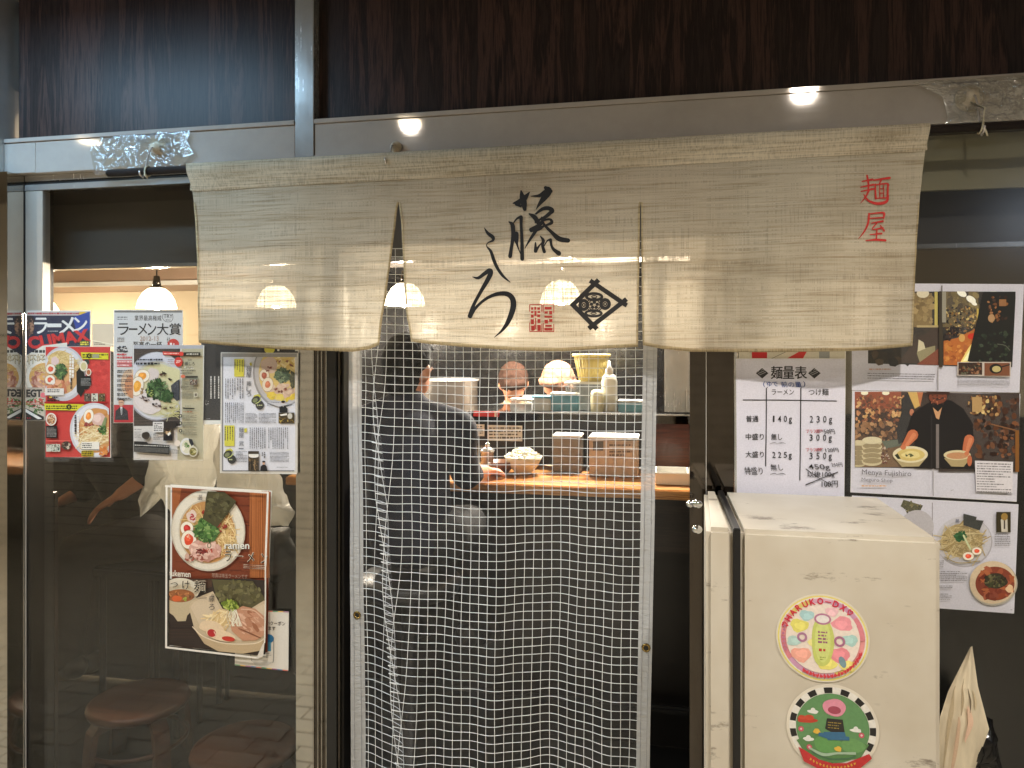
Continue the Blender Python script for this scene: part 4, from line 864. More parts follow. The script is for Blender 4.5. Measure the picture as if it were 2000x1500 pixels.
# P6 ---- yellow and white page
o = poster('magazine_page', 'white magazine page with yellow boxes and a yellow soup bowl, nearest the steel post', [(431.5, 688), (582, 690), (579.5, 926), (430, 924)], -.010, sleeve=1, tabs=[(470, 683, 472, 690)])
d = Draw(420, 670, 5.556, -.010, seed=16, base=.0003); d.clip = (62, 106, 896, 1410)
d.rect(60, 100, 900, 1415, (206, 200, 190)); d.rect(76, 150, 872, 1386, (222, 222, 230)); d.rect(76, 112, 890, 152, (150, 146, 142)); d.rect(80, 1382, 862, 1392, (34, 32, 32)); d.rect(76, 150, 90, 1384, (120, 120, 122))
cl = d.clip; d.clip = (95, 152, 868, 1380)
d.ell(716, 320, 305, 382, (150, 148, 150)); d.ell(722, 312, 292, 370, (190, 188, 192)); d.clip = (400, 152, 868, 640)
d.ell(722, 330, 248, 300, (222, 196, 120)); d.scatter(760, 200, 120, 70, 40, 30, [(228, 204, 136), (218, 186, 100), (232, 214, 160)], asp=.7); d.ell(590, 240, 90, 90, (214, 186, 170), wob=.05); d.scatter(730, 560, 150, 60, 30, 34, [(224, 196, 60), (228, 206, 90)], asp=.6); d.scatter(730, 500, 120, 50, 26, 40, [(220, 196, 176), (206, 176, 156)], asp=.6)
d.ell(540, 356, 56, 66, (206, 172, 140)); egg(d, 536, 352, 52, 64, 0, (172, 84, 60)); egg(d, 574, 450, 58, 76, 8, (206, 120, 84), .5); d.scatter(735, 350, 80, 72, 140, 22, [(62, 84, 60), (84, 108, 76), (50, 70, 52), (120, 140, 104)]); d.scatter(850, 400, 26, 90, 40, 22, [(60, 62, 40), (80, 80, 50)]); 
for x, y in ((690, 200), (800, 200), (600, 265), (840, 240), (665, 495), (715, 525), (760, 500), (565, 300)): d.scatter(x, y, 24, 10, 6, 12, [(110, 52, 40), (140, 70, 50)], asp=.5)
d.clip = cl
for x0, y0, x1, y1 in ((214, 172, 320, 364), (108, 892, 216, 1116)):
    d.rect(x0, y0, x1, y1, (214, 206, 66)); n = 4
    for i in range(n): d.vmarks(7, x1-18-i*(x1-x0)/n, y0+14, (y1-y0)/12, (70, 68, 40))
d.poly([(380, 220), (400, 206), (408, 240), (388, 250)], (206, 196, 60)); d.poly([(322, 930), (352, 920), (350, 966), (326, 972)], (206, 196, 60))
d.vtext('麺屋', 372, 250, 62, (58, 58, 62), 1.0, .0); d.vtext('藤しろ', 374, 412, 56, (58, 58, 62), 1.0); d.vtext('麺屋', 292, 912, 58, (58, 58, 62), 1.02); d.vtext('武', 292, 1058, 58, (58, 58, 62)); d.rect(264, 1138, 316, 1146, (58, 58, 62))
for dx, dy in ((0, 0), (-302, 588)):
    d.poly([(415+dx, 600+dy), (430+dx, 566+dy), (480+dx, 552+dy), (505+dx, 575+dy), (440+dx, 640+dy)], (206, 200, 70)); d.ell(448+dx, 615+dy, 50, 36, (40, 42, 34), -35); d.ell(442+dx, 622+dy, 30, 22, (120, 126, 84), -35); d.ell(492+dx, 672+dy, 46, 48, (38, 38, 36)); d.lines(462+dx, 664+dy, 522+dx, 684+dy, 1, (196, 200, 150), fill=.8); d.stroke([(450+dx, 655+dy), (480+dx, 640+dy), (510+dx, 610+dy)], 8, (206, 214, 130))
for b in ((112, 384, 236, 604), (240, 384, 322, 604), (112, 644, 322, 866), (378, 915, 560, 1146), (580, 915, 806, 1146)): d.lines(*b, max(3, int((b[2]-b[0])/21)), (112, 110, 114), True, .42)
for b in ((338, 755, 466, 870), (482, 755, 668, 870), (572, 636, 706, 680), (234, 1168, 356, 1290), (602, 1176, 808, 1292)): d.lines(*b, max(3, int((b[3]-b[1])/14)), (84, 82, 86), False, .42)
d.rect(698, 754, 868, 870, (66, 56, 40)); d.blobs(702, 790, 864, 866, 26, 16, [(150, 122, 60), (40, 34, 28), (196, 170, 90), (90, 72, 44)]); d.ell(822, 790, 26, 32, (190, 186, 176)); d.poly([(708, 776), (790, 760), (790, 780), (726, 790)], (226, 222, 214))
d.poly([(708, 752), (708, 700), (736, 682), (766, 682), (792, 704), (792, 750)], (30, 32, 36)); d.ell(748, 652, 17, 24, (206, 166, 138)); d.ell(748, 636, 21, 13, (30, 28, 28)); d.lines(744, 650, 756, 654, 1, (60, 40, 36)); d.poly([(740, 680), (758, 680), (750, 694)], (224, 220, 216))
d.rect(370, 1170, 486, 1382, (64, 56, 48)); d.ell(430, 1222, 54, 20, (226, 222, 216)); d.rect(374, 1202, 484, 1226, (222, 218, 212)); d.blobs(378, 1250, 482, 1378, 22, 16, [(150, 124, 90), (40, 34, 30), (110, 90, 66)]); d.rect(404, 1270, 412, 1370, (30, 28, 26)); d.rect(440, 1262, 446, 1372, (170, 140, 100))
d.vmarks(3, 548, 1180, 24, (90, 88, 90)); d.vmarks(3, 524, 1180, 22, (120, 118, 120)); d.ell(539, 1298, 15, 20, (208, 168, 140)); d.ell(539, 1284, 17, 10, (32, 28, 28)); d.poly([(502, 1380), (506, 1336), (528, 1316), (552, 1316), (572, 1336), (578, 1380)], (32, 32, 36)); d.lines(680, 1338, 796, 1350, 1, (110, 110, 110))
d.poly([(572, 640), (860, 660), (872, 642), (872, 650), (700, 690)], (190, 188, 192))
d.build('print', M['print'], o)

# P8 ---- coupon card
o = poster('coupon_card', 'white coupon card with a phone drawing, partly behind the ramen photo poster', [(462, 1190), (564, 1195), (563, 1310), (459, 1298)], -.004, 'card')
d = Draw(320, 930, 3.75, -.004, seed=17, base=.0003)
d.poly([(525, 975), (915, 990), (908, 1428), (520, 1385)], (212, 206, 196))
cols = [(60, 110, 160), (206, 84, 60), (70, 140, 90), (214, 170, 60), (150, 80, 130)]
for i in range(10): d.poly([(525+i*39, 976+i*1.5), (564+i*39, 977.5+i*1.5), (564+i*39, 984+i*1.5), (525+i*39, 982.5+i*1.5)], cols[i % 5]); d.poly([(521+i*38.8, 1377+i*4.3), (560+i*38.8, 1381.3+i*4.3), (560+i*38.8, 1388+i*4.3), (521+i*38.8, 1384+i*4.3)], cols[(i+2) % 5])
d.text('いクーポン', 752, 1062, 890, 1092, (34, 32, 32), .02, tilt=4); d.text('ます', 768, 1100, 818, 1128, (34, 32, 32), .02, tilt=2)
d.stroke([(640, 1180), (640, 1330), (665, 1356), (785, 1362), (804, 1340), (806, 1180)], 4, (110, 112, 116)); d.ell(765, 1190, 42, 34, (44, 108, 152)); d.rect(722, 1190, 806, 1202, (44, 108, 152)); d.rect(725, 1214, 786, 1280, (70, 136, 164)); d.lines(725, 1290, 786, 1330, 3, (90, 96, 104), fill=.4); d.poly([(640, 1340), (800, 1360), (740, 1400), (680, 1396)], (190, 186, 178))
d.build('print', M['print'], o)

# P7 ---- ramen and tsukemen photo poster
o = poster('photo_poster', 'photo poster of a ramen bowl above a dipping noodle bowl on reddish wood', [(333, 946.5), (531, 959), (519.5, 1281), (331, 1261)], -.009)
d = Draw(320, 930, 3.75, -.009, seed=18, base=.0003)
WD = (122, 58, 36)
d.poly([(62, 78), (784, 116), (770, 640), (760, 1290), (700, 1296), (58, 1226)], WD); d.poly([(60, 80), (130, 82), (100, 300), (60, 330)], (160, 92, 54))
d.clip = (60, 80, 783, 742)
for k in range(70): x = d.rnd.uniform(60, 625); y = d.rnd.uniform(80, 740); d.stroke([(x, y), (x+d.rnd.uniform(40, 120), y+d.rnd.uniform(-5, 8))], d.rnd.uniform(3, 9), d.rnd.choice([(132, 62, 40), (110, 50, 32), (142, 72, 46), (98, 44, 30)])); d.k -= .8
d.poly([(633, 108), (784, 116), (768, 758), (633, 750)], (166, 98, 54))
for k in range(44): x = d.rnd.uniform(638, 778); d.stroke([(x, 110), (x+d.rnd.uniform(-4, 4), 430), (x+d.rnd.uniform(-6, 3), 745)], d.rnd.uniform(2, 7), d.rnd.choice([(150, 84, 44), (184, 112, 64), (136, 74, 40), (176, 106, 60)]), 2); d.k -= .8
d.ell(336, 404, 272, 296, (98, 44, 30), -8); d.ell(330, 396, 271, 298, (196, 186, 168), -8); d.ell(330, 394, 262, 288, (222, 213, 196), -8); d.ell(326, 406, 212, 236, (196, 184, 162), -8); d.ell(326, 408, 202, 226, (190, 142, 88), -8)
d.ell(320, 360, 150, 130, (206, 164, 108), wob=.06); d.noodles(460, 430, 76, 150, 60, 6, [(228, 198, 140), (240, 214, 160), (214, 180, 120)], 60, .8); d.noodles(260, 300, 80, 70, 20, 6, [(222, 190, 130), (206, 168, 104)], 40)
d.ell(215, 290, 36, 46, (220, 196, 182), wob=.1); d.scatter(222, 296, 20, 24, 16, 9, [(168, 44, 54), (196, 90, 90)]); egg(d, 180, 378, 46, 48, 0, (186, 44, 40)); egg(d, 193, 460, 54, 66, 6, (214, 74, 44), .62); d.scatter(196, 440, 12, 24, 5, 10, [(232, 180, 150)])
d.ell(310, 540, 118, 74, (206, 160, 146), 6, wob=.08); d.scatter(310, 540, 110, 66, 60, 26, [(214, 172, 158), (196, 144, 128), (222, 186, 170)]); d.scatter(290, 545, 44, 20, 26, 12, [(124, 42, 40), (150, 60, 50), (100, 34, 34)]); d.scatter(350, 540, 26, 14, 12, 8, [(170, 60, 50), (196, 90, 60)]); d.ring(344, 502, 16, 20, 7, (140, 130, 104)); d.scatter(240, 590, 70, 30, 20, 18, [(150, 80, 66), (206, 168, 150)])
d.scatter(326, 392, 84, 82, 240, 20, [(70, 106, 54), (96, 136, 70), (52, 84, 42), (134, 160, 96), (84, 120, 60)]); d.scatter(440, 350, 30, 50, 14, 12, [(150, 60, 50)]); d.scatter(300, 250, 14, 22, 8, 10, [(150, 50, 40)])
d.poly([(335, 106), (455, 110), (545, 178), (520, 216), (404, 372), (298, 306), (316, 236), (322, 160)], (74, 70, 46)); d.scatter(410, 220, 84, 96, 80, 18, [(84, 80, 52), (62, 58, 38), (96, 92, 60), (70, 66, 42)])
d.text('藤', 270, 130, 298, 172, (60, 60, 66)); d.lines(262, 150, 280, 170, 2, (60, 60, 66))
d.text('ramen', 462, 492, 642, 528, (110, 106, 100), .03); d.text('ramen', 460, 490, 640, 526, (232, 228, 218), .01)
for ch, x0, y0, x1, y1 in (('ラ', 464, 542, 508, 616), ('メ', 628, 552, 676, 622), ('ン', 728, 560, 774, 630)):
    d.text(ch, x0, y0, x1, y1, (232, 220, 200), .05); d.text(ch, x0+1, y0+1, x1+1, y1+1, (26, 22, 20), .015)
d.stroke([(536, 584), (560, 578), (592, 580)], [8, 6, 10], (232, 220, 200)); d.stroke([(538, 584), (560, 580), (590, 580)], [6, 3, 7], (26, 22, 20))
for y in (644, 656, 668): d.stroke([(598, y-6), (680, y), (762, y+4)], 3, (220, 200, 180)); d.lines(598, y-6, 760, y+2, 1, (60, 40, 34))
d.text('tukemen', 58, 682, 214, 728, (222, 214, 200), .015, tilt=10); d.text('写真は味玉ラーメンです', 370, 706, 628, 738, (168, 146, 130), tilt=10)
d.clip = (60, 80, 783, 1300)
d.poly([(60, 742), (384, 742), (640, 742), (766, 756), (760, 1292), (700, 1300), (58, 1226)], (50, 40, 36)); d.poly([(60, 742), (370, 748), (370, 800), (60, 900)], (74, 52, 40))
for k in range(20): y = d.rnd.uniform(1060, 1250); d.stroke([(60, y), (240, y+4)], 5, d.rnd.choice([(44, 34, 32), (60, 46, 40)])); d.k -= .8
d.poly([(60, 850), (270, 880), (240, 960), (190, 1010), (180, 1050), (120, 1052), (90, 1010), (60, 990)], (190, 172, 140)); d.ell(150, 820, 130, 84, (214, 204, 184), 6); d.ell(145, 850, 118, 66, (196, 182, 156)); d.ell(140, 866, 104, 48, (150, 92, 54)); d.scatter(140, 866, 84, 30, 24, 16, [(176, 110, 64), (130, 76, 44), (196, 134, 80)]); d.ell(115, 886, 36, 22, (206, 96, 50), wob=.06); d.scatter(178, 890, 20, 12, 12, 8, [(150, 160, 70)])
d.poly([(370, 746), (668, 760), (762, 892), (740, 966), (600, 960), (452, 940), (396, 850)], (86, 80, 52)); d.scatter(570, 850, 160, 90, 130, 20, [(96, 90, 58), (72, 68, 44), (108, 102, 66), (82, 76, 50)])
d.poly([(204, 950), (216, 912), (260, 880), (380, 832), (450, 960), (620, 980), (750, 900), (768, 900), (764, 1160), (724, 1262), (600, 1284), (420, 1266), (320, 1210), (240, 1090)], (196, 176, 146)); d.poly([(216, 945), (240, 912), (370, 850), (440, 980), (600, 1000), (756, 920), (756, 1140), (600, 1190), (420, 1170), (300, 1110)], (206, 186, 158))
d.noodles(420, 1040, 130, 60, 50, 9, [(228, 200, 148), (240, 218, 172), (214, 182, 128)], -35, .3); d.ell(370, 1090, 90, 44, (222, 196, 162), 10, wob=.04)
d.poly([(556, 958), (600, 938), (690, 958), (752, 1010), (760, 1146), (700, 1186), (600, 1192), (520, 1120), (506, 1060)], (190, 138, 108)); d.scatter(640, 1060, 96, 76, 80, 34, [(198, 148, 120), (180, 126, 98), (208, 164, 138), (168, 112, 84)], rot=30, asp=.35); d.stroke([(570, 1100), (640, 1130), (730, 1170)], [4, 12, 6], (130, 80, 56)); d.stroke([(590, 960), (680, 970), (750, 1030)], 8, (214, 176, 150))
d.ell(440, 1150, 110, 40, (226, 200, 166), 14); d.ell(374, 1134, 32, 28, (176, 40, 44), 20); d.ell(496, 1176, 48, 18, (190, 54, 40), 8); d.stroke([(392, 1124), (404, 1150), (396, 1166)], 7, (222, 180, 160))
d.poly([(238, 1090), (300, 1150), (420, 1196), (560, 1214), (700, 1206), (764, 1170), (724, 1262), (600, 1284), (420, 1266), (320, 1210)], (186, 162, 128)); d.stroke([(236, 1088), (300, 1150), (420, 1198), (560, 1214), (700, 1206), (764, 1168)], 8, (222, 204, 176))
for k in range(16): x = 520+d.rnd.gauss(0, 18); d.stroke([(x, 950), (x+d.rnd.gauss(10, 16), 1010), (x+d.rnd.gauss(20, 26), 1082)], 5, d.rnd.choice([(236, 228, 206), (216, 204, 176), (226, 216, 190)]), 3); d.k -= .7
d.scatter(512, 930, 48, 36, 70, 17, [(146, 160, 62), (170, 182, 90), (110, 128, 48), (92, 110, 40)])
d.vtext('藤ろ', 376, 862, 46, (74, 66, 60), 1.25); d.lines(372, 852, 394, 870, 2, (74, 66, 60))
for ch, x0, y0, x1, y1 in (('つ', 76, 764, 128, 800), ('け', 162, 752, 214, 814), ('麺', 248, 750, 332, 836)): d.text(ch, x0, y0, x1, y1, (224, 210, 186), .04); d.text(ch, x0+1, y0+1, x1+1, y1+1, (28, 22, 20), .008)
for y in (866, 876): d.stroke([(190, y-10), (260, y), (342, y+8)], 3, (70, 56, 50))
d.clip = None
for a, b in (((44, 64), (786, 112)), ((786, 112), (768, 640)), ((50, 1236), (712, 1312)), ((50, 66), (46, 1236))): d.stroke([a, ((a[0]+b[0])/2, (a[1]+b[1])/2), b], 14, (226, 220, 210))
d.poly([(764, 1180), (752, 1300), (700, 1320), (716, 1284), (740, 1230)], (214, 206, 194)); d.stroke([(768, 630), (768, 900), (762, 1200)], 10, (222, 214, 202))
d.build('print', M['print'], o)

# P10 --- flyer behind the chart
o = poster('flyer', 'red and white flyer peeking out above the noodle weight chart', [(1443, 660), (1652, 660), (1652, 720), (1443, 720)], -.0034)
d = Draw(1400, 680, 5.357, -.0034, seed=20, base=.0003); d.rect(235, -100, 1340, 200, (206, 200, 182)); d.rect(366, 30, 526, 180, (190, 36, 40)); d.poly([(520, 180), (700, 40), (960, 40), (960, 180)], (206, 198, 180)); d.poly([(730, 110), (860, 38), (940, 38), (900, 110)], (196, 50, 46)); d.stroke([(570, 110), (720, 40)], 6, (120, 116, 104)); d.rect(1070, 0, 1180, 180, (150, 152, 150))
d.build('print', M['print'], o)
# P9 ---- noodle weight chart
o = poster('noodle_chart', 'grey white chart of noodle weights in grams with handwritten changes', [(1437, 700), (1652, 700), (1649, 985), (1439, 985)], -.008, 'chart')
d = Draw(1400, 680, 5.357, -.008, seed=21, base=.0003)
d.poly([(200, 112), (1346, 112), (1332, 1620), (212, 1620)], (212, 211, 224))
for ch, x0, x1 in (('麺', 566, 686), ('量', 692, 808), ('表', 816, 942)): d.text(ch, x0, 190, x1, 322, (36, 34, 36), .022)
for sgn, cx in ((1, 474), (-1, 1020)):
    d.poly([(cx-66*1, 262), (cx, 208), (cx+66, 262), (cx, 318)], (48, 46, 48))
    for k in (-1, 0, 1): d.poly([(cx-44+k*12, 262+k*16), (cx+24+k*12, 222+k*16+10), (cx+28+k*12, 228+k*16+10), (cx-40+k*12, 268+k*16)], (150, 148, 152))
    d.poly([(cx-34, 238), (cx-10, 214), (cx-2, 222), (cx-26, 246)], (40, 38, 40)); d.poly([(cx+26, 292), (cx+2, 316), (cx-6, 308), (cx+18, 284)], (40, 38, 40))
BL = (58, 84, 146); HW = (44, 42, 44)
d.text('(', 484, 346, 506, 408, BL); d.text('ゆで', 524, 348, 636, 400, BL, .02, shear=-.2); d.text('前の量', 672, 350, 884, 408, BL, .008, shear=-.25); d.text(')', 900, 344, 926, 410, (70, 84, 130))
d.text('ラーメン', 574, 430, 806, 488, HW, .008); d.text('つけ麺', 960, 426, 1168, 494, HW, .01)
d.stroke([(276, 541), (760, 544), (1250, 553)], 10, HW); d.stroke([(518, 420), (516, 800), (510, 1232)], 11, HW); d.stroke([(878, 420), (874, 900), (868, 1378)], 11, HW); d.stroke([(518, 422), (534, 404)], 5, HW); d.stroke([(878, 422), (896, 404)], 5, HW)
for t, x0, y0, x1, y1 in (('普通', 306, 706, 434, 772), ('中盛り', 302, 892, 490, 960), ('大盛り', 300, 1078, 490, 1144), ('無し', 568, 894, 682, 960)): d.text(t, x0, y0, x1, y1, HW, .012)
def spaced(t, xs, y0, y1, w=34):
    for ch, x in zip(t, xs): d.text(ch, x-w/2*(.5 if ch == '1' else 1), y0+(20 if ch == 'g' else 0), x+w/2*(.5 if ch == '1' else 1), y1+(22 if ch == 'g' else 0), HW, .008)
spaced('140g', (594, 655, 716, 768), 706, 772); spaced('230g', (988, 1058, 1128, 1188), 708, 778); spaced('300g', (984, 1056, 1126, 1184), 902, 968); spaced('225g', (596, 656, 716, 766), 1084, 1146); spaced('350g', (984, 1056, 1126, 1184), 1092, 1160)
RD = (186, 62, 66)
for y in (0, 194): d.text('プラス', 930, 848+y, 1040, 886+y, RD, .01, shear=-.3); d.lines(1040, 848+y, 1106, 884+y, 3, RD, fill=.8); d.lines(1044, 852+y, 1112, 884+y, 3, (60, 40, 60), fill=.4)
d.text('50円', 1118, 846, 1230, 896, HW, .01, shear=-.3); d.text('120円', 1134, 1042, 1270, 1086, HW, .01, shear=-.3)
d.text('特盛り', 290, 1240, 478, 1322, HW, .004, shear=-.15); d.text('無し', 562, 1210, 690, 1280, HW, .004, shear=-.15)
for y, c in ((992, (120, 118, 124)), (1314, HW)): d.stroke([(556, y+4), (600, y-6), (630, y+2), (680, y-6), (716, y+4)], [4, 7, 4, 7, 4], c)
d.text('450g', 958, 1212, 1180, 1282, HW, .004, shear=-.3); d.text('250円', 1196, 1196, 1310, 1240, HW, .008, shear=-.25)
d.text('以後100g', 946, 1286, 1228, 1356, HW, .012); d.text('100円', 1094, 1384, 1262, 1454, HW, .012)
d.stroke([(930, 1426), (1090, 1360), (1262, 1294)], [12, 8, 11], HW); d.stroke([(930, 1262), (1040, 1340), (1200, 1430)], [10, 7, 8], HW)
d.build('print', M['print'], o)

# P11 --- spread, interior
PG = (214, 213, 224)
DARKS = [(34, 28, 20), (52, 42, 28), (24, 22, 20), (70, 54, 34)]; WARM = [(150, 112, 56), (196, 160, 90), (110, 78, 40), (214, 190, 120)]
o = poster('photo_spread', 'topmost spread on the right window, photo of a long narrow bar with a lit counter', [(1664, 553), (2000, 555), (1991, 767), (1664, 762)], -.004, sleeve=0.5)
d = Draw(1640, 540, 3.3333, -.004, seed=22, base=.0003)
d.poly([(80, 44), (1200, 50), (1170, 756), (80, 740)], PG); d.clip = (184, 98, 1138, 590)
d.poly([(184, 96), (1140, 100), (1116, 592), (184, 566)], (40, 32, 22))
d.blobs(184, 96, 640, 560, 60, 60, DARKS); d.poly([(480, 110), (600, 110), (600, 320), (480, 330)], (134, 112, 66)); d.blobs(490, 120, 600, 300, 16, 40, [(150, 128, 80), (120, 98, 56), (166, 142, 92)]); d.rect(616, 100, 636, 326, (206, 190, 96)); d.ell(540, 110, 40, 30, (230, 220, 190)); d.rect(500, 318, 640, 332, (190, 170, 120))
d.poly([(380, 560), (500, 400), (640, 330), (640, 572)], (58, 40, 26)); d.poly([(500, 500), (520, 430), (540, 470), (620, 450), (620, 490), (520, 560)], (150, 142, 104)); d.poly([(505, 490), (512, 410), (545, 430), (556, 470)], (214, 204, 170)); d.poly([(500, 572), (640, 470), (640, 576), (510, 574)], (130, 62, 32))
d.poly([(660, 98), (900, 98), (900, 330), (660, 330)], (110, 94, 52)); d.blobs(670, 110, 900, 240, 30, 40, [(120, 104, 60), (96, 80, 44), (140, 122, 70), (70, 58, 34)]); d.blobs(672, 200, 900, 380, 80, 16, WARM+DARKS+[(60, 60, 60)]); d.rect(888, 210, 900, 330, (206, 180, 90))
for x, y, r_ in ((790, 110, 34), (850, 150, 34), (870, 176, 20), (1000, 108, 26)): d.ell(x, y, r_, r_*.6, (250, 248, 232), 30)
d.poly([(672, 575), (672, 420), (760, 400), (940, 310), (920, 360), (826, 552), (800, 578)], (180, 104, 50)); d.blobs(680, 430, 850, 560, 26, 30, [(190, 116, 56), (206, 140, 70), (160, 88, 44)]); d.poly([(770, 575), (830, 470), (880, 400), (840, 552), (820, 578)], (246, 222, 130)); d.poly([(796, 552), (840, 480), (862, 456), (828, 548)], (255, 250, 200)); d.ell(860, 390, 34, 20, (196, 52, 34)); d.ell(790, 400, 20, 26, (206, 160, 90)); d.blobs(676, 330, 770, 410, 16, 20, [(30, 24, 24), (46, 38, 36), (90, 60, 40)])
d.poly([(930, 100), (1140, 100), (1116, 592), (826, 552)], (26, 26, 22)); d.blobs(900, 360, 1100, 560, 30, 26, [(36, 46, 34), (24, 30, 26), (60, 70, 54), (20, 20, 20)]); d.blobs(960, 130, 1080, 300, 14, 20, [(110, 70, 40), (150, 100, 60), (60, 40, 30)]); d.rect(1030, 150, 1076, 194, (150, 106, 66)); d.ell(980, 272, 22, 26, (176, 140, 100)); d.stroke([(1020, 440), (1070, 450), (1100, 480)], 6, (90, 92, 80)); d.rect(640, 96, 664, 590, (60, 52, 40)); d.rect(660, 96, 686, 300, (150, 146, 130))
d.clip = None
d.poly([(760, 556), (1108, 556), (1104, 652), (758, 644)], (196, 186, 176)); d.rect(766, 560, 920, 640, (60, 40, 30)); d.blobs(770, 566, 916, 636, 20, 18, [(110, 70, 46), (36, 28, 24), (150, 110, 80), (90, 90, 70)]); d.rect(934, 562, 1098, 646, (122, 76, 52)); d.ell(1008, 600, 42, 32, (30, 26, 22)); d.ell(1012, 602, 28, 20, (190, 176, 120)); d.stroke([(1040, 590), (1096, 574)], 8, (40, 30, 26))
d.lines(186, 594, 326, 612, 1, (190, 150, 130), fill=.5); d.lines(176, 622, 612, 668, 3, (120, 118, 122), fill=.42, tilt=8); d.lines(760, 660, 1100, 706, 5, (140, 138, 142), fill=.42, tilt=4); d.rect(630, 590, 636, 738, (160, 156, 160)); d.rect(654, 60, 662, 100, (120, 118, 116))
d.build('print', M['print'], o)
# P12 --- spread, cooks
o = poster('photo_spread', 'middle spread on the right window, cook in black holding out two bowls', [(1664.5, 763), (1993, 769), (1985.5, 980), (1661, 961.5)], -.010, sleeve=0.5)
d = Draw(1640, 540, 3.3333, -.010, seed=23, base=.0003)
d.poly([(84, 744), (1174, 764), (1152, 1464), (72, 1404)], PG); d.clip = (98, 750, 1166, 1270)
d.poly([(98, 744), (1170, 766), (1152, 1270), (98, 1238)], (54, 34, 24)); d.clip = (98, 750, 640, 1250)
d.rect(98, 750, 400, 860, (150, 74, 44)); d.blobs(110, 780, 420, 960, 70, 24, [(196, 134, 84), (150, 90, 54), (90, 52, 34), (214, 170, 110), (120, 66, 40)]); d.blobs(100, 950, 380, 1080, 40, 30, [(150, 108, 70), (176, 134, 90), (120, 84, 54), (90, 64, 44)]); d.rect(98, 1080, 420, 1240, (120, 92, 62))
for x in (160, 298): d.ell(x, 758, 24, 14, (252, 244, 214))
for k in range(5): d.ell(120, 1090+k*32, 44, 22, (196, 182, 142)); d.ell(120, 1084+k*32, 42, 16, (150, 134, 100)); d.ell(208, 1076+k*32, 66, 28, (206, 194, 156)); d.ell(208, 1070+k*32, 60, 18, (156, 140, 104))
d.ell(208, 1066, 64, 24, (218, 208, 172)); d.ell(120, 1082, 42, 18, (210, 198, 160)); d.poly([(270, 1070), (380, 1060), (400, 1100), (300, 1120)], (96, 104, 88)); d.blobs(270, 1100, 320, 1220, 12, 16, [(120, 70, 50), (190, 170, 150), (80, 50, 40)])
d.poly([(398, 800), (440, 756), (480, 790), (480, 900), (450, 1060), (380, 1090), (366, 1000), (400, 880)], (26, 24, 24)); d.poly([(440, 752), (500, 752), (520, 840), (486, 860)], (214, 176, 96)); d.poly([(500, 752), (540, 752), (520, 850)], (190, 110, 60)); d.ell(466, 884, 14, 22, (190, 120, 84))
d.clip = (98, 750, 1166, 1270)
d.rect(640, 760, 1166, 1270, (50, 34, 26)); d.blobs(880, 780, 1160, 1180, 70, 34, [(74, 46, 32), (54, 34, 26), (96, 60, 38), (40, 28, 22), (120, 74, 44)]); d.blobs(830, 780, 1040, 900, 24, 24, [(176, 140, 90), (120, 84, 54), (206, 180, 120), (60, 42, 30)]); d.rect(856, 784, 920, 880, (176, 144, 96)); d.stroke([(980, 960), (1060, 980), (1140, 1000)], 8, (130, 90, 60)); d.rect(1136, 1000, 1160, 1270, (130, 84, 36))
d.poly([(430, 1010), (470, 890), (560, 830), (620, 800), (720, 806), (800, 860), (860, 960), (864, 1050), (780, 1060), (700, 1246), (540, 1240), (500, 1030)], (24, 22, 24)); d.poly([(490, 1000), (800, 1000), (870, 1250), (480, 1244)], (26, 24, 25))
d.ell(634, 784, 58, 44, (120, 64, 46)); d.rect(560, 744, 710, 768, (60, 36, 28)); d.blobs(590, 770, 680, 830, 12, 14, [(196, 120, 84), (110, 60, 44), (60, 40, 36)]); d.stroke([(600, 790), (634, 800), (670, 790)], 7, (60, 44, 40)); d.poly([(600, 850), (634, 880), (660, 850), (640, 930), (622, 920)], (196, 150, 110))
for pts, w in (([(470, 1030), (440, 1070), (410, 1110)], [72, 54, 34]), ([(836, 1060), (820, 1110), (812, 1150)], [66, 52, 36])): d.stroke(pts, w, (190, 108, 72)); d.stroke([(a+8, b) for a, b in pts], [v*.4 for v in w], (206, 130, 92))
d.poly([(350, 1180), (560, 1176), (510, 1234), (400, 1236)], (176, 160, 118)); d.ell(454, 1156, 114, 54, (216, 206, 172)); d.ell(456, 1158, 92, 40, (206, 184, 112)); d.ell(458, 1158, 60, 24, (220, 204, 140), wob=.06); d.scatter(440, 1162, 30, 10, 10, 9, [(80, 84, 50)]); d.poly([(352, 1160), (372, 1150), (392, 1184), (372, 1186)], (50, 54, 40)); d.ell(408, 1110, 18, 16, (196, 118, 80))
d.poly([(672, 1180), (846, 1180), (800, 1236), (720, 1234)], (170, 152, 110)); d.ell(758, 1160, 88, 32, (208, 196, 156)); d.ell(758, 1164, 70, 22, (190, 140, 100)); d.ell(820, 1150, 16, 14, (196, 118, 80)); d.ell(838, 1196, 16, 36, (186, 104, 70)); d.rect(620, 960, 640, 1246, (120, 112, 110)); d.rect(586, 900, 596, 1246, (44, 40, 42))
d.clip = None
d.poly([(872, 1196), (1120, 1204), (1116, 1408), (880, 1396)], (212, 208, 212)); d.lines(886, 1206, 1106, 1404, 12, (110, 108, 110), fill=.45, tilt=6)
d.text('Menya Fujishiro', 140, 1258, 460, 1302, (110, 108, 112), .0, tilt=12); d.text('Meguro Shop', 138, 1310, 338, 1340, (110, 108, 112), .0, tilt=8); d.lines(138, 1352, 298, 1368, 1, (206, 160, 110), fill=.6); d.rect(600, 1248, 606, 1426, (170, 166, 170)); d.stroke([(716, 1392), (734, 1384)], 3, (160, 156, 160))
d.build('print', M['print'], o)
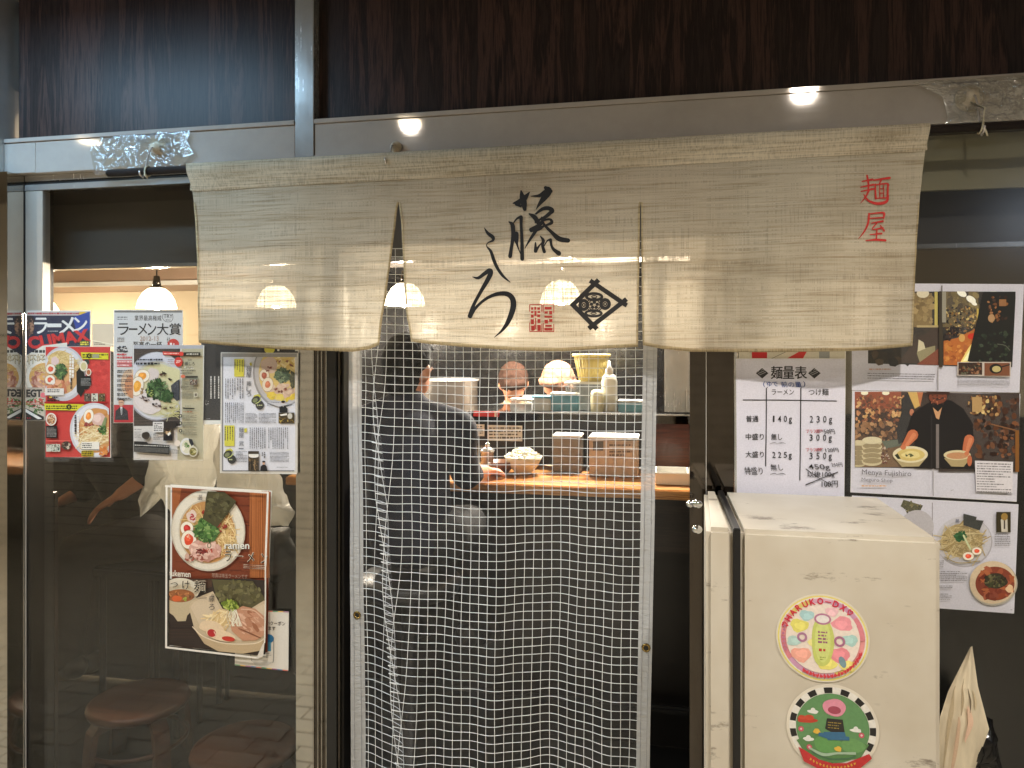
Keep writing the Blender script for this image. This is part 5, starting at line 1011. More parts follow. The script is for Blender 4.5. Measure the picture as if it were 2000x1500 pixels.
# P13 --- spread, noodles
o = poster('photo_spread', 'lowest spread on the right window, plate of pale noodles and a bowl of red broth', [(1664, 968), (1988.5, 985), (1980, 1198), (1660, 1176)], -.004, sleeve=0.5)
d = Draw(1640, 960, 2.7778, -.004, seed=24, base=.0003)
d.poly([(70, 22), (970, 70), (946, 662), (60, 600)], PG); d.rect(500, 60, 505, 640, (150, 146, 150)); d.poly([(346, 44), (452, 76), (420, 136), (330, 80)], (80, 78, 50)); d.blobs(350, 56, 440, 116, 16, 14, [(96, 92, 56), (54, 54, 38), (130, 120, 76)]); d.ell(420, 190, 90, 90, (190, 186, 190))
d.ell(676, 272, 152, 138, (176, 172, 178)); d.ell(672, 268, 150, 134, (202, 200, 206)); d.ell(664, 270, 126, 112, (190, 188, 192)); d.ell(664, 266, 112, 92, (190, 168, 112)); d.noodles(664, 266, 104, 84, 90, 5, [(206, 184, 128), (190, 166, 106), (216, 198, 146), (166, 142, 86)], -20, .7)
d.poly([(668, 118), (740, 136), (736, 152), (778, 156), (756, 208), (668, 180)], (36, 40, 34)); d.scatter(652, 240, 30, 26, 50, 12, [(40, 84, 50), (54, 100, 60)]); d.stroke([(668, 236), (690, 280), (706, 310)], 10, (200, 206, 160)); egg(d, 740, 320, 26, 20, 0, (226, 84, 54)); egg(d, 694, 348, 30, 22, 0, (226, 88, 60)); d.stroke([(566, 352), (640, 384), (756, 374)], 5, (150, 134, 84)); d.text('藤', 624, 146, 646, 168, (60, 66, 96))
d.ell(830, 496, 130, 120, (170, 164, 150)); d.ell(826, 490, 126, 116, (206, 186, 156)); d.ell(838, 496, 106, 92, (128, 58, 40)); d.scatter(838, 496, 98, 84, 50, 24, [(150, 76, 50), (120, 54, 38), (170, 96, 60)]); d.ell(842, 482, 62, 42, (54, 46, 34), wob=.05); d.scatter(836, 480, 56, 36, 70, 11, [(60, 64, 40), (44, 40, 30), (96, 92, 60)]); d.ell(916, 524, 20, 22, (226, 190, 150), wob=.1)
d.rect(844, 108, 922, 218, (52, 44, 24)); d.poly([(872, 216), (868, 150), (884, 136), (904, 146), (906, 216)], (196, 190, 176)); d.rect(884, 150, 892, 200, (70, 60, 50)); d.ell(888, 134, 18, 20, (150, 120, 60)); d.lines(836, 226, 920, 292, 7, (130, 128, 130)); d.lines(508, 368, 560, 410, 4, (130, 128, 130)); d.lines(508, 426, 686, 484, 6, (130, 128, 130)); d.lines(508, 504, 608, 522, 2, (130, 128, 130)); d.lines(508, 548, 604, 586, 4, (150, 148, 150)); d.lines(920, 634, 932, 640, 1, (110, 110, 110))
d.build('print', M['print'], o)
# ================================================================== LINEN SHOP CURTAIN
NY = -.105
def interp(pts, t):
    for (a, b), (c, d_) in zip(pts, pts[1:]):
        if t <= c: return b+(d_-b)*(t-a)/max(c-a, 1e-6)
    return pts[-1][1]
def wav(x, z, seed=0):
    """gentle folds of the hanging cloth: grows towards the free hem"""
    drop = max(0, min(1, (EYE+.55-z)/.55))
    f = .006*math.sin(9*x+1.3)+.005*math.sin(17*x+.5+2*z)+.008*noise.noise(Vector((x*3.2, z*2.2, seed)))
    s = .0016*math.sin(64*z+3*x)+.0022*noise.noise(Vector((x*2.0, z*26, seed+3)))
    return f*1.5*min(1, drop*1.6)+s*drop**.5
def nor(px, py, off=0.0, Y=NY):
    p = W(px, py, Y); return Vector((p.x, Y+wav(p.x, p.z)-off, p.z))
def TOP(px):
    xc = (px-1000)/FPX; return HOR-.5545*FPX*(_c+xc*_s)/(NY-CY)
nr = empty('noren', (X(1090, NY), NY, EYE+.54), 'unbleached linen shop curtain with black brush writing hanging over the doorway', 'shop curtain')
PAN = [
 dict(l=[(319, 368), (400, 377), (500, 381), (600, 385), (676, 389)], r=[(309, 779.3), (395, 779.3), (400, 777), (450, 771), (520, 762), (600, 750), (640, 743), (678, 740)], b=[(385, 669), (430, 674), (547, 682), (690, 687), (720, 682), (745, 672)], lab='left cloth of the linen curtain, plain'),
 dict(l=[(309, 779), (395, 779), (430, 783), (500, 787), (600, 792), (668, 803)], r=[(286, 1251.8), (395, 1251.8), (402, 1250), (500, 1249), (600, 1247), (680, 1246)], b=[(800, 667), (840, 672), (900, 677), (1000, 684), (1100, 686), (1180, 681), (1250, 677)], lab='middle cloth with the black brush name, crest and red seal'),
 dict(l=[(286, 1251.5), (395, 1251.5), (402, 1252), (500, 1252.5), (600, 1253.5), (674, 1255)], r=[(250, 1813), (330, 1803), (400, 1797), (500, 1792), (600, 1787), (682, 1784)], b=[(1250, 673), (1290, 681), (1350, 687), (1500, 688), (1650, 686), (1700, 684), (1785, 676)], lab='right cloth with two red brush characters')]
for k, pn_ in enumerate(PAN):
    NU, NV = (70, 46); bm = BM(); g = []
    for j in range(NV+1):
        row = []
        for i in range(NU+1):
            s_ = i/NU; t_ = j/NV
            xt = pn_['l'][0][1]+(pn_['r'][0][1]-pn_['l'][0][1])*s_
            yb = interp(pn_['b'], pn_['l'][-1][1]+(pn_['r'][-1][1]-pn_['l'][-1][1])*s_); y = TOP(xt)+(yb-TOP(xt))*t_
            x = interp(pn_['l'], y)+(interp(pn_['r'], y)-interp(pn_['l'], y))*s_
            row.append(bm.verts.new(nor(x, y)))
        g.append(row)
    for j in range(NV):
        for i in range(NU): bm.faces.new((g[j][i], g[j][i+1], g[j+1][i+1], g[j+1][i]))
    cl_ = obj('cloth', bm, M['linen'], nr, True); cl_['label'] = pn_['lab']
    # hems: a doubled strip along the sides and the bottom
    def hem(path, w, side):
        bm = BM(); prev = None
        for i, (x, y) in enumerate(path):
            a, b = path[max(i-1, 0)], path[min(i+1, len(path)-1)]; dx, dy = b[0]-a[0], b[1]-a[1]; L = math.hypot(dx, dy) or 1
            n_ = (-dy/L*w*side, dx/L*w*side); v1 = bm.verts.new(nor(x, y, .0025)); v2 = bm.verts.new(nor(x+n_[0], y+n_[1], .0025)); v3 = bm.verts.new(nor(x, y, -.0015))
            if prev: bm.faces.new((prev[0], v1, v2, prev[1])); bm.faces.new((prev[0], prev[2], v3, v1))
            prev = (v1, v2, v3)
        return obj('hem', bm, M['linen_h'], cl_, True)
    ys = [395+i*(interp(pn_['b'], pn_['l'][-1][1]+1)-395)/24 for i in range(25)]
    hem([(interp(pn_['l'], y)+.3, y) for y in ys], 3.4, -1)
    ys = [395+i*(interp(pn_['b'], pn_['r'][-1][1]-1)-395)/24 for i in range(25)]
    hem([(interp(pn_['r'], y)-.3, y) for y in ys], 3.4, 1)
    xa_, xb_ = pn_['l'][-1][1], pn_['r'][-1][1]
    hem([(xa_+(xb_-xa_)*i/60, interp(pn_['b'], xa_+(xb_-xa_)*i/60)-.3) for i in range(61)], 6.5, -1)
# rod pocket: the folded head of the cloth
bm = BM(); prev = None
for i in range(161):
    px = 368+(1813-368)*i/160; t = TOP(px); q = []; sw = i/160
    for (dy, off) in ((0, .005), (2, .012), (9, .0155), (20, .0150), (36, .0065), (52, .003), (54, .0020)):
        fx = px+(1-sw)**12*(interp(PAN[0]['l'], t+dy)-368)+sw**12*(interp(PAN[2]['r'], t+dy)-1813); q.append(bm.verts.new(nor(fx, t+dy-1, off+.0012*noise.noise(Vector((px*.02, dy*.2, 0))))))
    q.append(bm.verts.new(nor(px, t+10, -.014))); q.append(bm.verts.new(nor(px, t+50, -.004)))
    if prev:
        for a in range(6): bm.faces.new((prev[a], q[a], q[a+1], prev[a+1]))
        bm.faces.new((prev[0], q[0], q[7], prev[7])); bm.faces.new((prev[7], q[7], q[8], prev[8]))
    prev = q
obj('rod_pocket', bm, M['linen_d'], nr, True)

# writing on the cloth --------------------------------------------------------
ns = lambda x, y, o: nor(x, y, o)
K = (24, 23, 24)
d = Draw(880, 340, 4.4125, 0, surf=ns, seed=31, base=.0022, step=1.5e-5)
S = lambda p, w, k: d.stroke(p, [v*1.16 for v in w], k)
S([(545, 256), (600, 243), (640, 215), (684, 162)], [10, 40, 44, 8], K); S([(612, 150), (622, 200), (636, 250), (646, 310)], [12, 40, 46, 26], K); S([(575, 262), (610, 280)], [30, 20], K)
S([(698, 196), (770, 190), (830, 160), (868, 152)], [6, 24, 44, 26], K); S([(822, 122), (846, 150), (810, 210), (772, 262), (742, 312)], [26, 54, 44, 24, 4], K)
S([(508, 415), (540, 446), (545, 540), (532, 640), (520, 712)], [8, 32, 28, 26, 30], K); S([(540, 440), (575, 392), (612, 374)], [8, 14, 22], K); S([(614, 376), (616, 470), (624, 600), (626, 736)], [26, 22, 26, 30], K); S([(574, 520), (574, 570), (584, 620), (610, 690)], [34, 34, 14, 6], K)
S([(686, 350), (730, 378), (762, 425)], [14, 34, 30], K); S([(742, 348), (800, 306), (850, 300), (880, 322), (848, 350), (806, 380), (740, 420)], [14, 26, 30, 34, 22, 16, 18], K)
S([(770, 430), (810, 404), (862, 396), (876, 424), (830, 446), (780, 462)], [16, 14, 18, 24, 16, 12], K); S([(698, 484), (760, 452), (800, 430)], [26, 24, 14], K); S([(700, 496), (770, 478), (822, 446)], [20, 26, 10], K)
S([(764, 462), (712, 540), (676, 600), (650, 646)], [24, 22, 14, 4], K); S([(790, 380), (812, 440), (880, 510), (940, 562), (1014, 576)], [12, 18, 26, 38, 34], K); S([(860, 352), (812, 386), (788, 420)], [18, 20, 14], K)
S([(740, 598), (742, 670)], [10, 28], K); S([(746, 664), (776, 620), (806, 586)], [22, 12, 6], K); S([(780, 540), (806, 578), (800, 620), (816, 676)], [6, 24, 22, 24], K); S([(806, 640), (840, 582), (866, 572)], [8, 10, 22], K); S([(868, 572), (876, 620), (896, 656), (938, 688)], [22, 18, 24, 36], K)
d.build('name_writing', M['ink'], nr)
d = Draw(880, 340, 4.4125, 0, surf=ns, seed=31, base=.0022, step=1.5e-5); S = lambda p, w, k: d.stroke(p, [v*1.16 for v in w], k)
S([(290, 462), (320, 508), (366, 546), (366, 574), (322, 594), (314, 624), (350, 668), (376, 745), (412, 820), (462, 885), (522, 936)], [4, 22, 28, 18, 8, 9, 22, 26, 24, 20, 5], K)
d.build('name_writing', M['ink'], nr)
d = Draw(880, 340, 4.4125, 0, surf=ns, seed=31, base=.0022, step=1.5e-5); S = lambda p, w, k: d.stroke(p, [v*1.16 for v in w], k)
S([(185, 884), (236, 894), (292, 858), (336, 832), (346, 858), (310, 930), (250, 1025), (196, 1120), (164, 1222)], [4, 22, 30, 36, 38, 34, 26, 26, 36], K)
S([(166, 1228), (214, 1150), (296, 1078), (396, 1036), (488, 1034), (540, 1078), (544, 1160), (506, 1262), (446, 1346), (372, 1408)], [26, 22, 22, 28, 36, 42, 44, 36, 20, 3], K)
d.build('name_writing', M['ink'], nr)
# crest: lattice diamond round a flower
d = Draw(880, 340, 4.4125, 0, surf=ns, seed=32, base=.0022, step=1.5e-5); E = (40, 38, 38)
def bar(a, b, w=40, ea=48, eb=48):
    v = Vector((b[0]-a[0], b[1]-a[1])).normalized(); S2 = [(a[0]-v.x*ea, a[1]-v.y*ea), (b[0]+v.x*eb, b[1]+v.y*eb)]
    n_ = Vector((-v.y, v.x))*w/2; m = 8
    for i in range(m):
        p0 = (S2[0][0]+(S2[1][0]-S2[0][0])*i/m, S2[0][1]+(S2[1][1]-S2[0][1])*i/m); p1 = (S2[0][0]+(S2[1][0]-S2[0][0])*(i+1)/m, S2[0][1]+(S2[1][1]-S2[0][1])*(i+1)/m)
        d.face([(p0[0]+n_.x, p0[1]+n_.y), (p1[0]+n_.x, p1[1]+n_.y), (p1[0]-n_.x, p1[1]-n_.y), (p0[0]-n_.x, p0[1]-n_.y)], E)
    d.k += 1
Tp, Rt, Bt, Lf = (1241, 944), (1478, 1104), (1228, 1302), (1056, 1128)
bar(Tp, Rt); bar(Rt, Bt); bar(Bt, Lf, 40, 48, 20); bar(Lf, Tp, 40, 20, 48)
for cx, cy_, rx, ry, a0, a1 in ((1237, 1056, 78, 40, 0, 360), (1232, 1200, 78, 36, 0, 360), (1148, 1128, 46, 52, 0, 360), (1330, 1118, 50, 52, 0, 360)): d.ring(cx, cy_, rx, ry, min(rx, ry)*.62, E, 40, a0, a1); d.ring(cx, cy_, rx*.34, ry*.34, min(rx, ry)*.22, E)
d.ring(1238, 1128, 72, 62, 9, E); d.ring(1238, 1128, 56, 48, 8, E)
for k in range(5):
    a = R(-90+72*k); d.ell(1238+26*math.cos(a), 1128+24*math.sin(a), 15, 14, E)
for k in range(10): a = R(36*k); d.stroke([(1238+38*math.cos(a), 1128+34*math.sin(a)), (1238+50*math.cos(a), 1128+44*math.sin(a))], 5, E)
d.build('crest', M['ink'], nr)
d = Draw(880, 340, 4.4125, 0, surf=ns, seed=33, base=.0022, step=1.5e-5); RS = (176, 52, 44)
for x0, x1 in ((690, 794), (806, 896)):
    for a, b in (((x0, 1128), (x1, 1128)), ((x1, 1128), (x1, 1358)), ((x1, 1358), (x0, 1358)), ((x0, 1358), (x0, 1128))): d.stroke([a, b], 7, RS)
for (x0, y0, x1, y1) in ((702, 1150, 722, 1172), (730, 1146, 748, 1172), (756, 1150, 780, 1172), (702, 1182, 724, 1200), (732, 1180, 750, 1226), (758, 1182, 782, 1200), (702, 1212, 726, 1240), (756, 1212, 782, 1236), (700, 1252, 728, 1296), (738, 1240, 748, 1340), (758, 1250, 784, 1286), (702, 1306, 730, 1350), (756, 1300, 786, 1352), (728, 1296, 736, 1346),
                         (818, 1146, 878, 1170), (818, 1184, 846, 1206), (858, 1180, 884, 1212), (818, 1222, 884, 1240), (818, 1256, 848, 1290), (858, 1250, 886, 1276), (824, 1300, 880, 1318), (816, 1326, 886, 1350)): d.poly([(x0, y0), ((x0+x1)/2, y0+2), (x1, y0), (x1, y1), (x0, y1)], RS)
d.build('red_seal', M['ink'], nr)
d = Draw(1300, 80, 2.857, 0, surf=ns, seed=34, base=.0022, step=1.5e-5); RR = (186, 44, 38); S = d.stroke
for pts, w in [([(1094, 786), (1152, 774)], [7, 12]), ([(1086, 818), (1158, 803)], [6, 11]), ([(1122, 752), (1130, 800), (1128, 838)], [10, 11, 8]), ([(1088, 842), (1120, 834), (1160, 826)], [6, 8, 11]), ([(1134, 832), (1114, 872), (1084, 908)], [12, 9, 3]), ([(1104, 858), (1130, 892), (1180, 908), (1232, 896), (1246, 862)], [5, 12, 16, 16, 4]), ([(1160, 778), (1250, 764)], [8, 13]), ([(1204, 772), (1190, 802)], [11, 7]), ([(1168, 800), (1172, 880)], [8, 12]), ([(1170, 804), (1232, 796), (1243, 804)], [7, 9, 12]), ([(1241, 800), (1238, 884)], [11, 12]), ([(1176, 878), (1236, 874)], [6, 7]), ([(1194, 806), (1195, 874)], [5, 6]), ([(1217, 804), (1217, 872)], [5, 6]), ([(1194, 826), (1217, 824)], 5), ([(1194, 850), (1217, 848)], 5),
               ([(1130, 968), (1190, 960), (1218, 962), (1216, 990)], [7, 9, 14, 8]), ([(1134, 992), (1214, 986)], [6, 8]), ([(1132, 966), (1126, 1020), (1104, 1066), (1070, 1108)], [11, 12, 9, 3]), ([(1146, 1018), (1212, 1006)], [6, 11]), ([(1176, 1018), (1152, 1052), (1214, 1042)], [8, 7, 8]), ([(1198, 1030), (1220, 1058)], [6, 12]), ([(1138, 1082), (1206, 1074)], [6, 10]), ([(1178, 1058), (1174, 1108)], [9, 9]), ([(1114, 1116), (1170, 1110), (1228, 1112)], [6, 12, 13])]: S(pts, w, RR)
d.build('red_writing', M['ink'], nr)

# rod, ties, hooks, tape ---------------------------------------------------------
RZ = EYE+.540
bm = BM(); cone(bm, (X(214, NY), NY, RZ), (X(2030, NY), NY, RZ), .0115, .0115, 18); ball(bm, (X(214, NY), NY, RZ), .0115, 8)
rod = obj('curtain_rod', bm, M['rod'], None, True); tag(rod, 'dark round wooden rod carrying the linen curtain across the front', 'rod')
def hook(px, py, label, r, Yw=-.034):
    p = W(px, py, Yw); t = empty('suction_hook', p, label, 'hook', 'hooks holding the curtain rod')
    bm = BM(); n = 28; rings = []
    for rad, dep in ((r, 0), (r, .004), (r*.86, .009), (r*.45, .014), (r*.40, .026), (.001, .030)):
        rings.append([bm.verts.new((p.x+rad*math.cos(2*math.pi*k/n), Yw-.001-dep, p.z+rad*math.sin(2*math.pi*k/n))) for k in range(n)])
    for a, b in zip(rings, rings[1:]):
        for k in range(n): bm.faces.new((a[k], a[(k+1) % n], b[(k+1) % n], b[k]))
    obj('cup', bm, mat('old_hook_plastic', (206, 192, 168), .4, var=.3, vscale=40), t, True)
    bm = BM(); tube_path(bm, [(p.x, Yw-.02, p.z), (p.x, Yw-.036, p.z-.004), (p.x, Yw-.05, p.z-.03), (p.x, NY-.004, RZ-.022), (p.x, NY-.018, RZ-.014), (p.x, NY-.02, RZ-.002)], .0026, 8); obj('hook_wire', bm, M['steel'], t, True)
    return p
def tie(px, label, up):
    x = X(px, NY); bm = BM(); pts = []
    for k in range(25): a = 2*math.pi*k/24; pts.append((x+.002*math.sin(a), NY+.0145*math.cos(a), RZ+.0145*math.sin(a)))
    tube_path(bm, pts, .0028, 6); tube_path(bm, [(x, NY-.0145, RZ), (x+.004, NY-.02, RZ-.016), (x+.010, NY-.014, RZ-.026)], .0024, 6)
    if up: tube_path(bm, [(x, NY-.014, RZ), (x+.001, NY-.02, RZ+.04), (x-.004, -.06, RZ+.075)], .0024, 6)
    o = obj('tie_string', bm, M['string'], None, True); tag(o, label, 'string', 'ties on the curtain rod')
hook(311, 292, 'round yellowed suction hook under crinkled tape at the left end of the rod', .036)
hook(1893, 193, 'round suction hook under crinkled tape at the right end of the rod', .034)
hook(774, 288, 'small yellowed suction hook above the slit between left and middle cloth', .017); tie(289, 'loop of pale twine round the left end of the curtain rod', False); tie(1915, 'loop of pale twine hanging from the right hook to the rod', True)
def tape(outline, label, seed, Yw=-.040, amp=.010):
    r3 = random.Random(seed); xs = [p[0] for p in outline]; ys = [p[1] for p in outline]; x0, x1, y0, y1 = min(xs), max(xs), min(ys), max(ys)
    bm = BM(); N1, N2 = 60, 34; g = {}
    for i in range(N1+1):
        for j in range(N2+1):
            u, v = i/N1, j/N2; e = .07*noise.noise(Vector((u*5, v*5, seed)))
            l_, r_ = interp(outline_l, v), interp(outline_r, v)
            x = l_+(r_-l_)*u+e*14; y = y0+(y1-y0)*v+noise.noise(Vector((u*7, 0, seed)))*5-(u-.5)*(x1-x0)*.07
            p = W(x, y, Yw); fade = min(1, 6*min(u, 1-u), 6*min(v, 1-v))
            h = abs(noise.noise(Vector((x*.045, y*.05, seed+2))))*2.0+abs(noise.noise(Vector((x*.12, y*.13, seed+5))))
            g[i, j] = bm.verts.new((p.x, Yw-(.002+h*amp*fade), p.z))
    for i in range(N1):
        for j in range(N2): bm.faces.new((g[i, j], g[i+1, j], g[i+1, j+1], g[i, j+1]))
    o = obj('packing_tape', bm, M['tape'], None, False); tag(o, label, 'tape', 'crinkled tape over the hooks')
outline_l = [(0, 198), (.3, 176), (.7, 182), (1, 186)]; outline_r = [(0, 372), (.3, 366), (.6, 380), (1, 352)]
tape([(176, 262), (372, 262), (380, 334), (186, 334)], 'crinkled yellowing clear tape stuck over the left hook', 3)
outline_l = [(0, 1782), (.3, 1840), (.7, 1850), (1, 1842)]; outline_r = [(0, 2040), (1, 2030)]
tape([(1780, 152), (2040, 152), (2040, 246), (1840, 246)], 'wide crinkled clear tape stuck over the right hook', 8, amp=.013)

# ================================================================== CLEAR VINYL CURTAIN
VY = .004-.012
vc = empty('vinyl_curtain', (X(980, VY), VY, 0), 'clear vinyl strip curtain with a white thread grid and grey edge bands in the doorway', 'vinyl curtain')
xLt, xLb, xRt, xRb = X(677, VY), X(680, VY), X(1286, VY), X(1264, VY)
zT, zB = EYE+.30, EYE-1.46
def fold_c(v): return .055+.085*v        # width position of the tuck
def vs_pt(u, v, off=0.0):
    """u 0..1 across, v 0..1 downwards (top at zT, bottom at zB)"""
    vis = max(0, (v-.15)/.54)
    xl = xLt+(xLb-xLt)*v; xr = xRt+(xRb-xRt)*max(v,0)**1.3
    c = fold_c(vis)+.030; w = .034+.008*vis
    # pleat: the sheet doubles back on itself round u = c
    tck = 1/(1+math.exp(-(u-c)/(.0042)))
    b = math.exp(-((u-c)/w)**2)
    depthA = min(1, vis*3)
    du = u + depthA*(-.056*math.sin((u-c)/w*1.7)*b)
    x = xl+(xr-xl)*du
    y = VY - depthA*.030*b - .010*math.exp(-((u-c-.05)/.05)**2)
    k = .35+.8*v
    y += k*(.022*math.sin(2*math.pi*(u*1.55+.10+.10*v))+.012*math.sin(2*math.pi*(u*3.1+.3-.25*v))+.0035*math.sin(2*math.pi*(u*8+v)))
    y += .004*noise.noise(Vector((u*7, v*6, 1)))
    z = zT+(zB-zT)*v + .004*math.sin(2*math.pi*(u*1.4+.2))*v - .010*(1-v)*math.sin(math.pi*u) + .0016*noise.noise(Vector((u*5, v*40, 2)))
    z += depthA*.007*math.sin((u-c)/w*2.6)*b; y += depthA*.004*noise.noise(Vector((u*60, v*22, 4)))*b
    x += .003*noise.noise(Vector((u*4, v*5, 7)))
    return Vector((x, y-off, z))
def sheet(u0, u1, nu, nv, off, v0=0, v1=1):
    bm = BM(); g = [[bm.verts.new(vs_pt(u0+(u1-u0)*i/nu, v0+(v1-v0)*j/nv, off)) for i in range(nu+1)] for j in range(nv+1)]
    for j in range(nv):
        for i in range(nu): bm.faces.new((g[j][i], g[j][i+1], g[j+1][i+1], g[j+1][i]))
    return bm
obj('vinyl_sheet', sheet(.0, 1, 300, 130, 0), M['vinyl'], vc, True)
band = NT('grey_vinyl_band'); bb = band.new('ShaderNodeBsdfPrincipled'); bb.inputs['Base Color'].default_value = (.48, .49, .50, 1); bb.inputs['Roughness'].default_value = .4
bt = band.new('ShaderNodeBsdfTransparent'); bmx = band.new('ShaderNodeMixShader'); bmx.inputs[0].default_value = .18; band.l(bb.outputs[0], bmx.inputs[1]); band.l(bt.outputs[0], bmx.inputs[2]); band.l(bmx.outputs[0], band.out.inputs[0])
band.l(band.bump(band.noise(30, (1, 1, 2.6), 4, .6), .8, .006), bb.inputs['Normal'])
bl_ = obj('edge_band', sheet(.0, .047, 8, 130, .0022), band.m, vc, True); br_ = obj('edge_band', sheet(.958, 1.0, 8, 130, .0022), band.m, vc, True)
for q_, uu in ((bl_, (.012, .034)), (br_, (.970, .990))):
    bm = BM()
    for u in uu: tube_path(bm, [vs_pt(u, j/90, .0034) for j in range(91)], .0006, 4)
    obj('stitching', bm, mat('stitch_thread', (130, 132, 134), .8), q_)
thr = mat('white_mesh_thread', (226, 230, 232), .55, var=.02)
bm = BM(); wid = (xRt-xLt); pu = .0262/wid; n = int(1/pu)
def ribbon(pts, r):
    prev = None
    for i, p in enumerate(pts):
        dd = (pts[min(i+1, len(pts)-1)]-pts[max(i-1, 0)]).normalized(); s_ = dd.cross(Vector((0, 1, 0))).normalized()*r; f = Vector((0, -r*.9, 0))
        q = [bm.verts.new(p+s_), bm.verts.new(p+f), bm.verts.new(p-s_)]
        if prev:
            bm.faces.new((prev[0], q[0], q[1], prev[1])); bm.faces.new((prev[1], q[1], q[2], prev[2]))
        prev = q
rt = random.Random(4)
for k in range(1, n+1):
    u = k*pu
    if u < .998: ribbon([vs_pt(u+.0008*math.sin(j*.23+k), j/110, .0008) for j in range(111)], .00085)
pv = .0252/(zT-zB); m_ = int(1/pv)
for k in range(m_+1):
    v = k*pv; j0 = rt.uniform(-.0004, .0004); ribbon([vs_pt(i/240, v+j0+.0006*math.sin(i*.09+k), .0009) for i in range(241)], .00095)
o = obj('thread_grid', bm, thr, vc); o['kind'] = 'stuff'
for (px, py, band_) in ((689, 1207, bl_), (1270, 1262, br_)):
    tgt = W(px, py, VY); v = (zT-tgt.z)/(zT-zB); u = .024 if px < 1000 else .982; c_ = vs_pt(u, v, .004); bm = BM(); n_ = 28; rings = []
    for rad, dep in ((.0060, 0), (.0066, .0028), (.0090, .0034), (.0118, .0022), (.0124, .0)): rings.append([bm.verts.new((c_.x+rad*math.cos(2*math.pi*k/n_), c_.y-dep, c_.z+rad*math.sin(2*math.pi*k/n_))) for k in range(n_)])
    for a, b in zip(rings, rings[1:]):
        for k in range(n_): bm.faces.new((a[k], a[(k+1) % n_], b[(k+1) % n_], b[k]))
    e_ = obj('eyelet', bm, M['brass'], band_, True)
    bm = BM(); f = [bm.verts.new((c_.x+.006*math.cos(2*math.pi*k/n_), c_.y-.0008, c_.z+.006*math.sin(2*math.pi*k/n_))) for k in range(n_)]; bm.faces.new(f); obj('eyelet_hole', bm, M['black'], vc)

# ================================================================== CREAM CABINET AND WHAT IS ROUND IT
CF, CB = -.465, -.035
cx0, cx1 = W(1379, 1030, CF).x, W(1839, 1045, CF).x; ctz = W(1384, 1031, CF).z; seam = W(1439, 1030, CF).x
cbn = empty('metal_cabinet', ((cx0+cx1)/2, (CF+CB)/2, 0), 'cream metal cabinet with a black rubber seam and round stickers, right of the doorway', 'cabinet')
obox('side_section', M['cream'], cbn, cx0, seam-.0065, CF, CB, .03, ctz, .010)
side_ = [o for o in scn.objects if o.name.startswith('side_section')][0]
for v in side_.data.vertices:
    if v.co.x < (cx0+seam)/2: v.co.x += .020*max(0, (v.co.y-CF)/(CB-CF))
obox('main_section', M['cream'], cbn, seam+.0065, cx1, CF+.001, CB, .03, ctz-.001, .010)
obox('rubber_seam', M['black'], cbn, seam-.0075, seam+.0075, CF-.003, CB+.001, .03, ctz+.002, .002); obox('plinth', M['black'], cbn, cx0+.02, cx1-.02, CF+.02, CB, 0, .031)
bm = BM(); cp = W(1372, 1022, CF+.12)
cone(bm, (cx0-.022, -.20, ctz-.005), (cx0+.004, -.20, ctz-.005), .006, .006, 14); ball(bm, (cx0-.024, -.20, ctz-.005), .009, 10); obj('latch_bar', bm, M['chrome'], cbn, True)
for dz in (-.045, .018): bm = BM(); ball(bm, (cx0-.007, -.22, ctz+dz-.018), .013, 12, (1, .8, .8)); obj('latch_knob', bm, M['chrome'], cbn, True)
def sticker(cxp, cyp, r, label, fn, seed):
    c_ = W(1340+cxp/2.679, 940+cyp/2.679, CF); p2 = W(1340+(cxp+r)/2.679, 940+cyp/2.679, CF); rad = p2.x-c_.x
    bm = BM(); n_ = 64; f = [bm.verts.new((c_.x+rad*math.cos(2*math.pi*k/n_), CF-.0007, c_.z+rad*math.sin(2*math.pi*k/n_))) for k in range(n_)]; bm.faces.new(f)
    f2 = [bm.verts.new(v.co+Vector((0, .0006, 0))) for v in f]
    for k in range(n_): bm.faces.new((f[k], f[(k+1) % n_], f2[(k+1) % n_], f2[k]))
    o = obj('sticker', bm, mat('sticker_vinyl', (216, 208, 192), .4)); tag(o, label, 'sticker', 'round stickers on the cream cabinet')
    d = Draw(0, 0, 1, CF, surf=lambda x, y, off: Vector((c_.x+x*rad, CF-.0008-off, c_.z-y*rad)), seed=seed, base=.0001); fn(d); d.build('print', M['sticker'], o)
def arc_text(d, t, r, a0, a1, h, col, flip=False, bold=.03):
    n_ = len(t)
    for i, ch in enumerate(t):
        if ch == ' ': continue
        a = a0+(a1-a0)*(i+.5)/n_; x, y = r*math.cos(R(a)), r*math.sin(R(a)); rot = a+90 if not flip else a-90
        _, _, asp = text_polys(ch, bold); w = h*min(.95, max(.2, asp))*.9; hh = h*(.14 if ch in '-・' else 1); d.text(ch, x-w/2, y-hh/2, x+w/2, y+hh/2, col, bold, rot=rot)
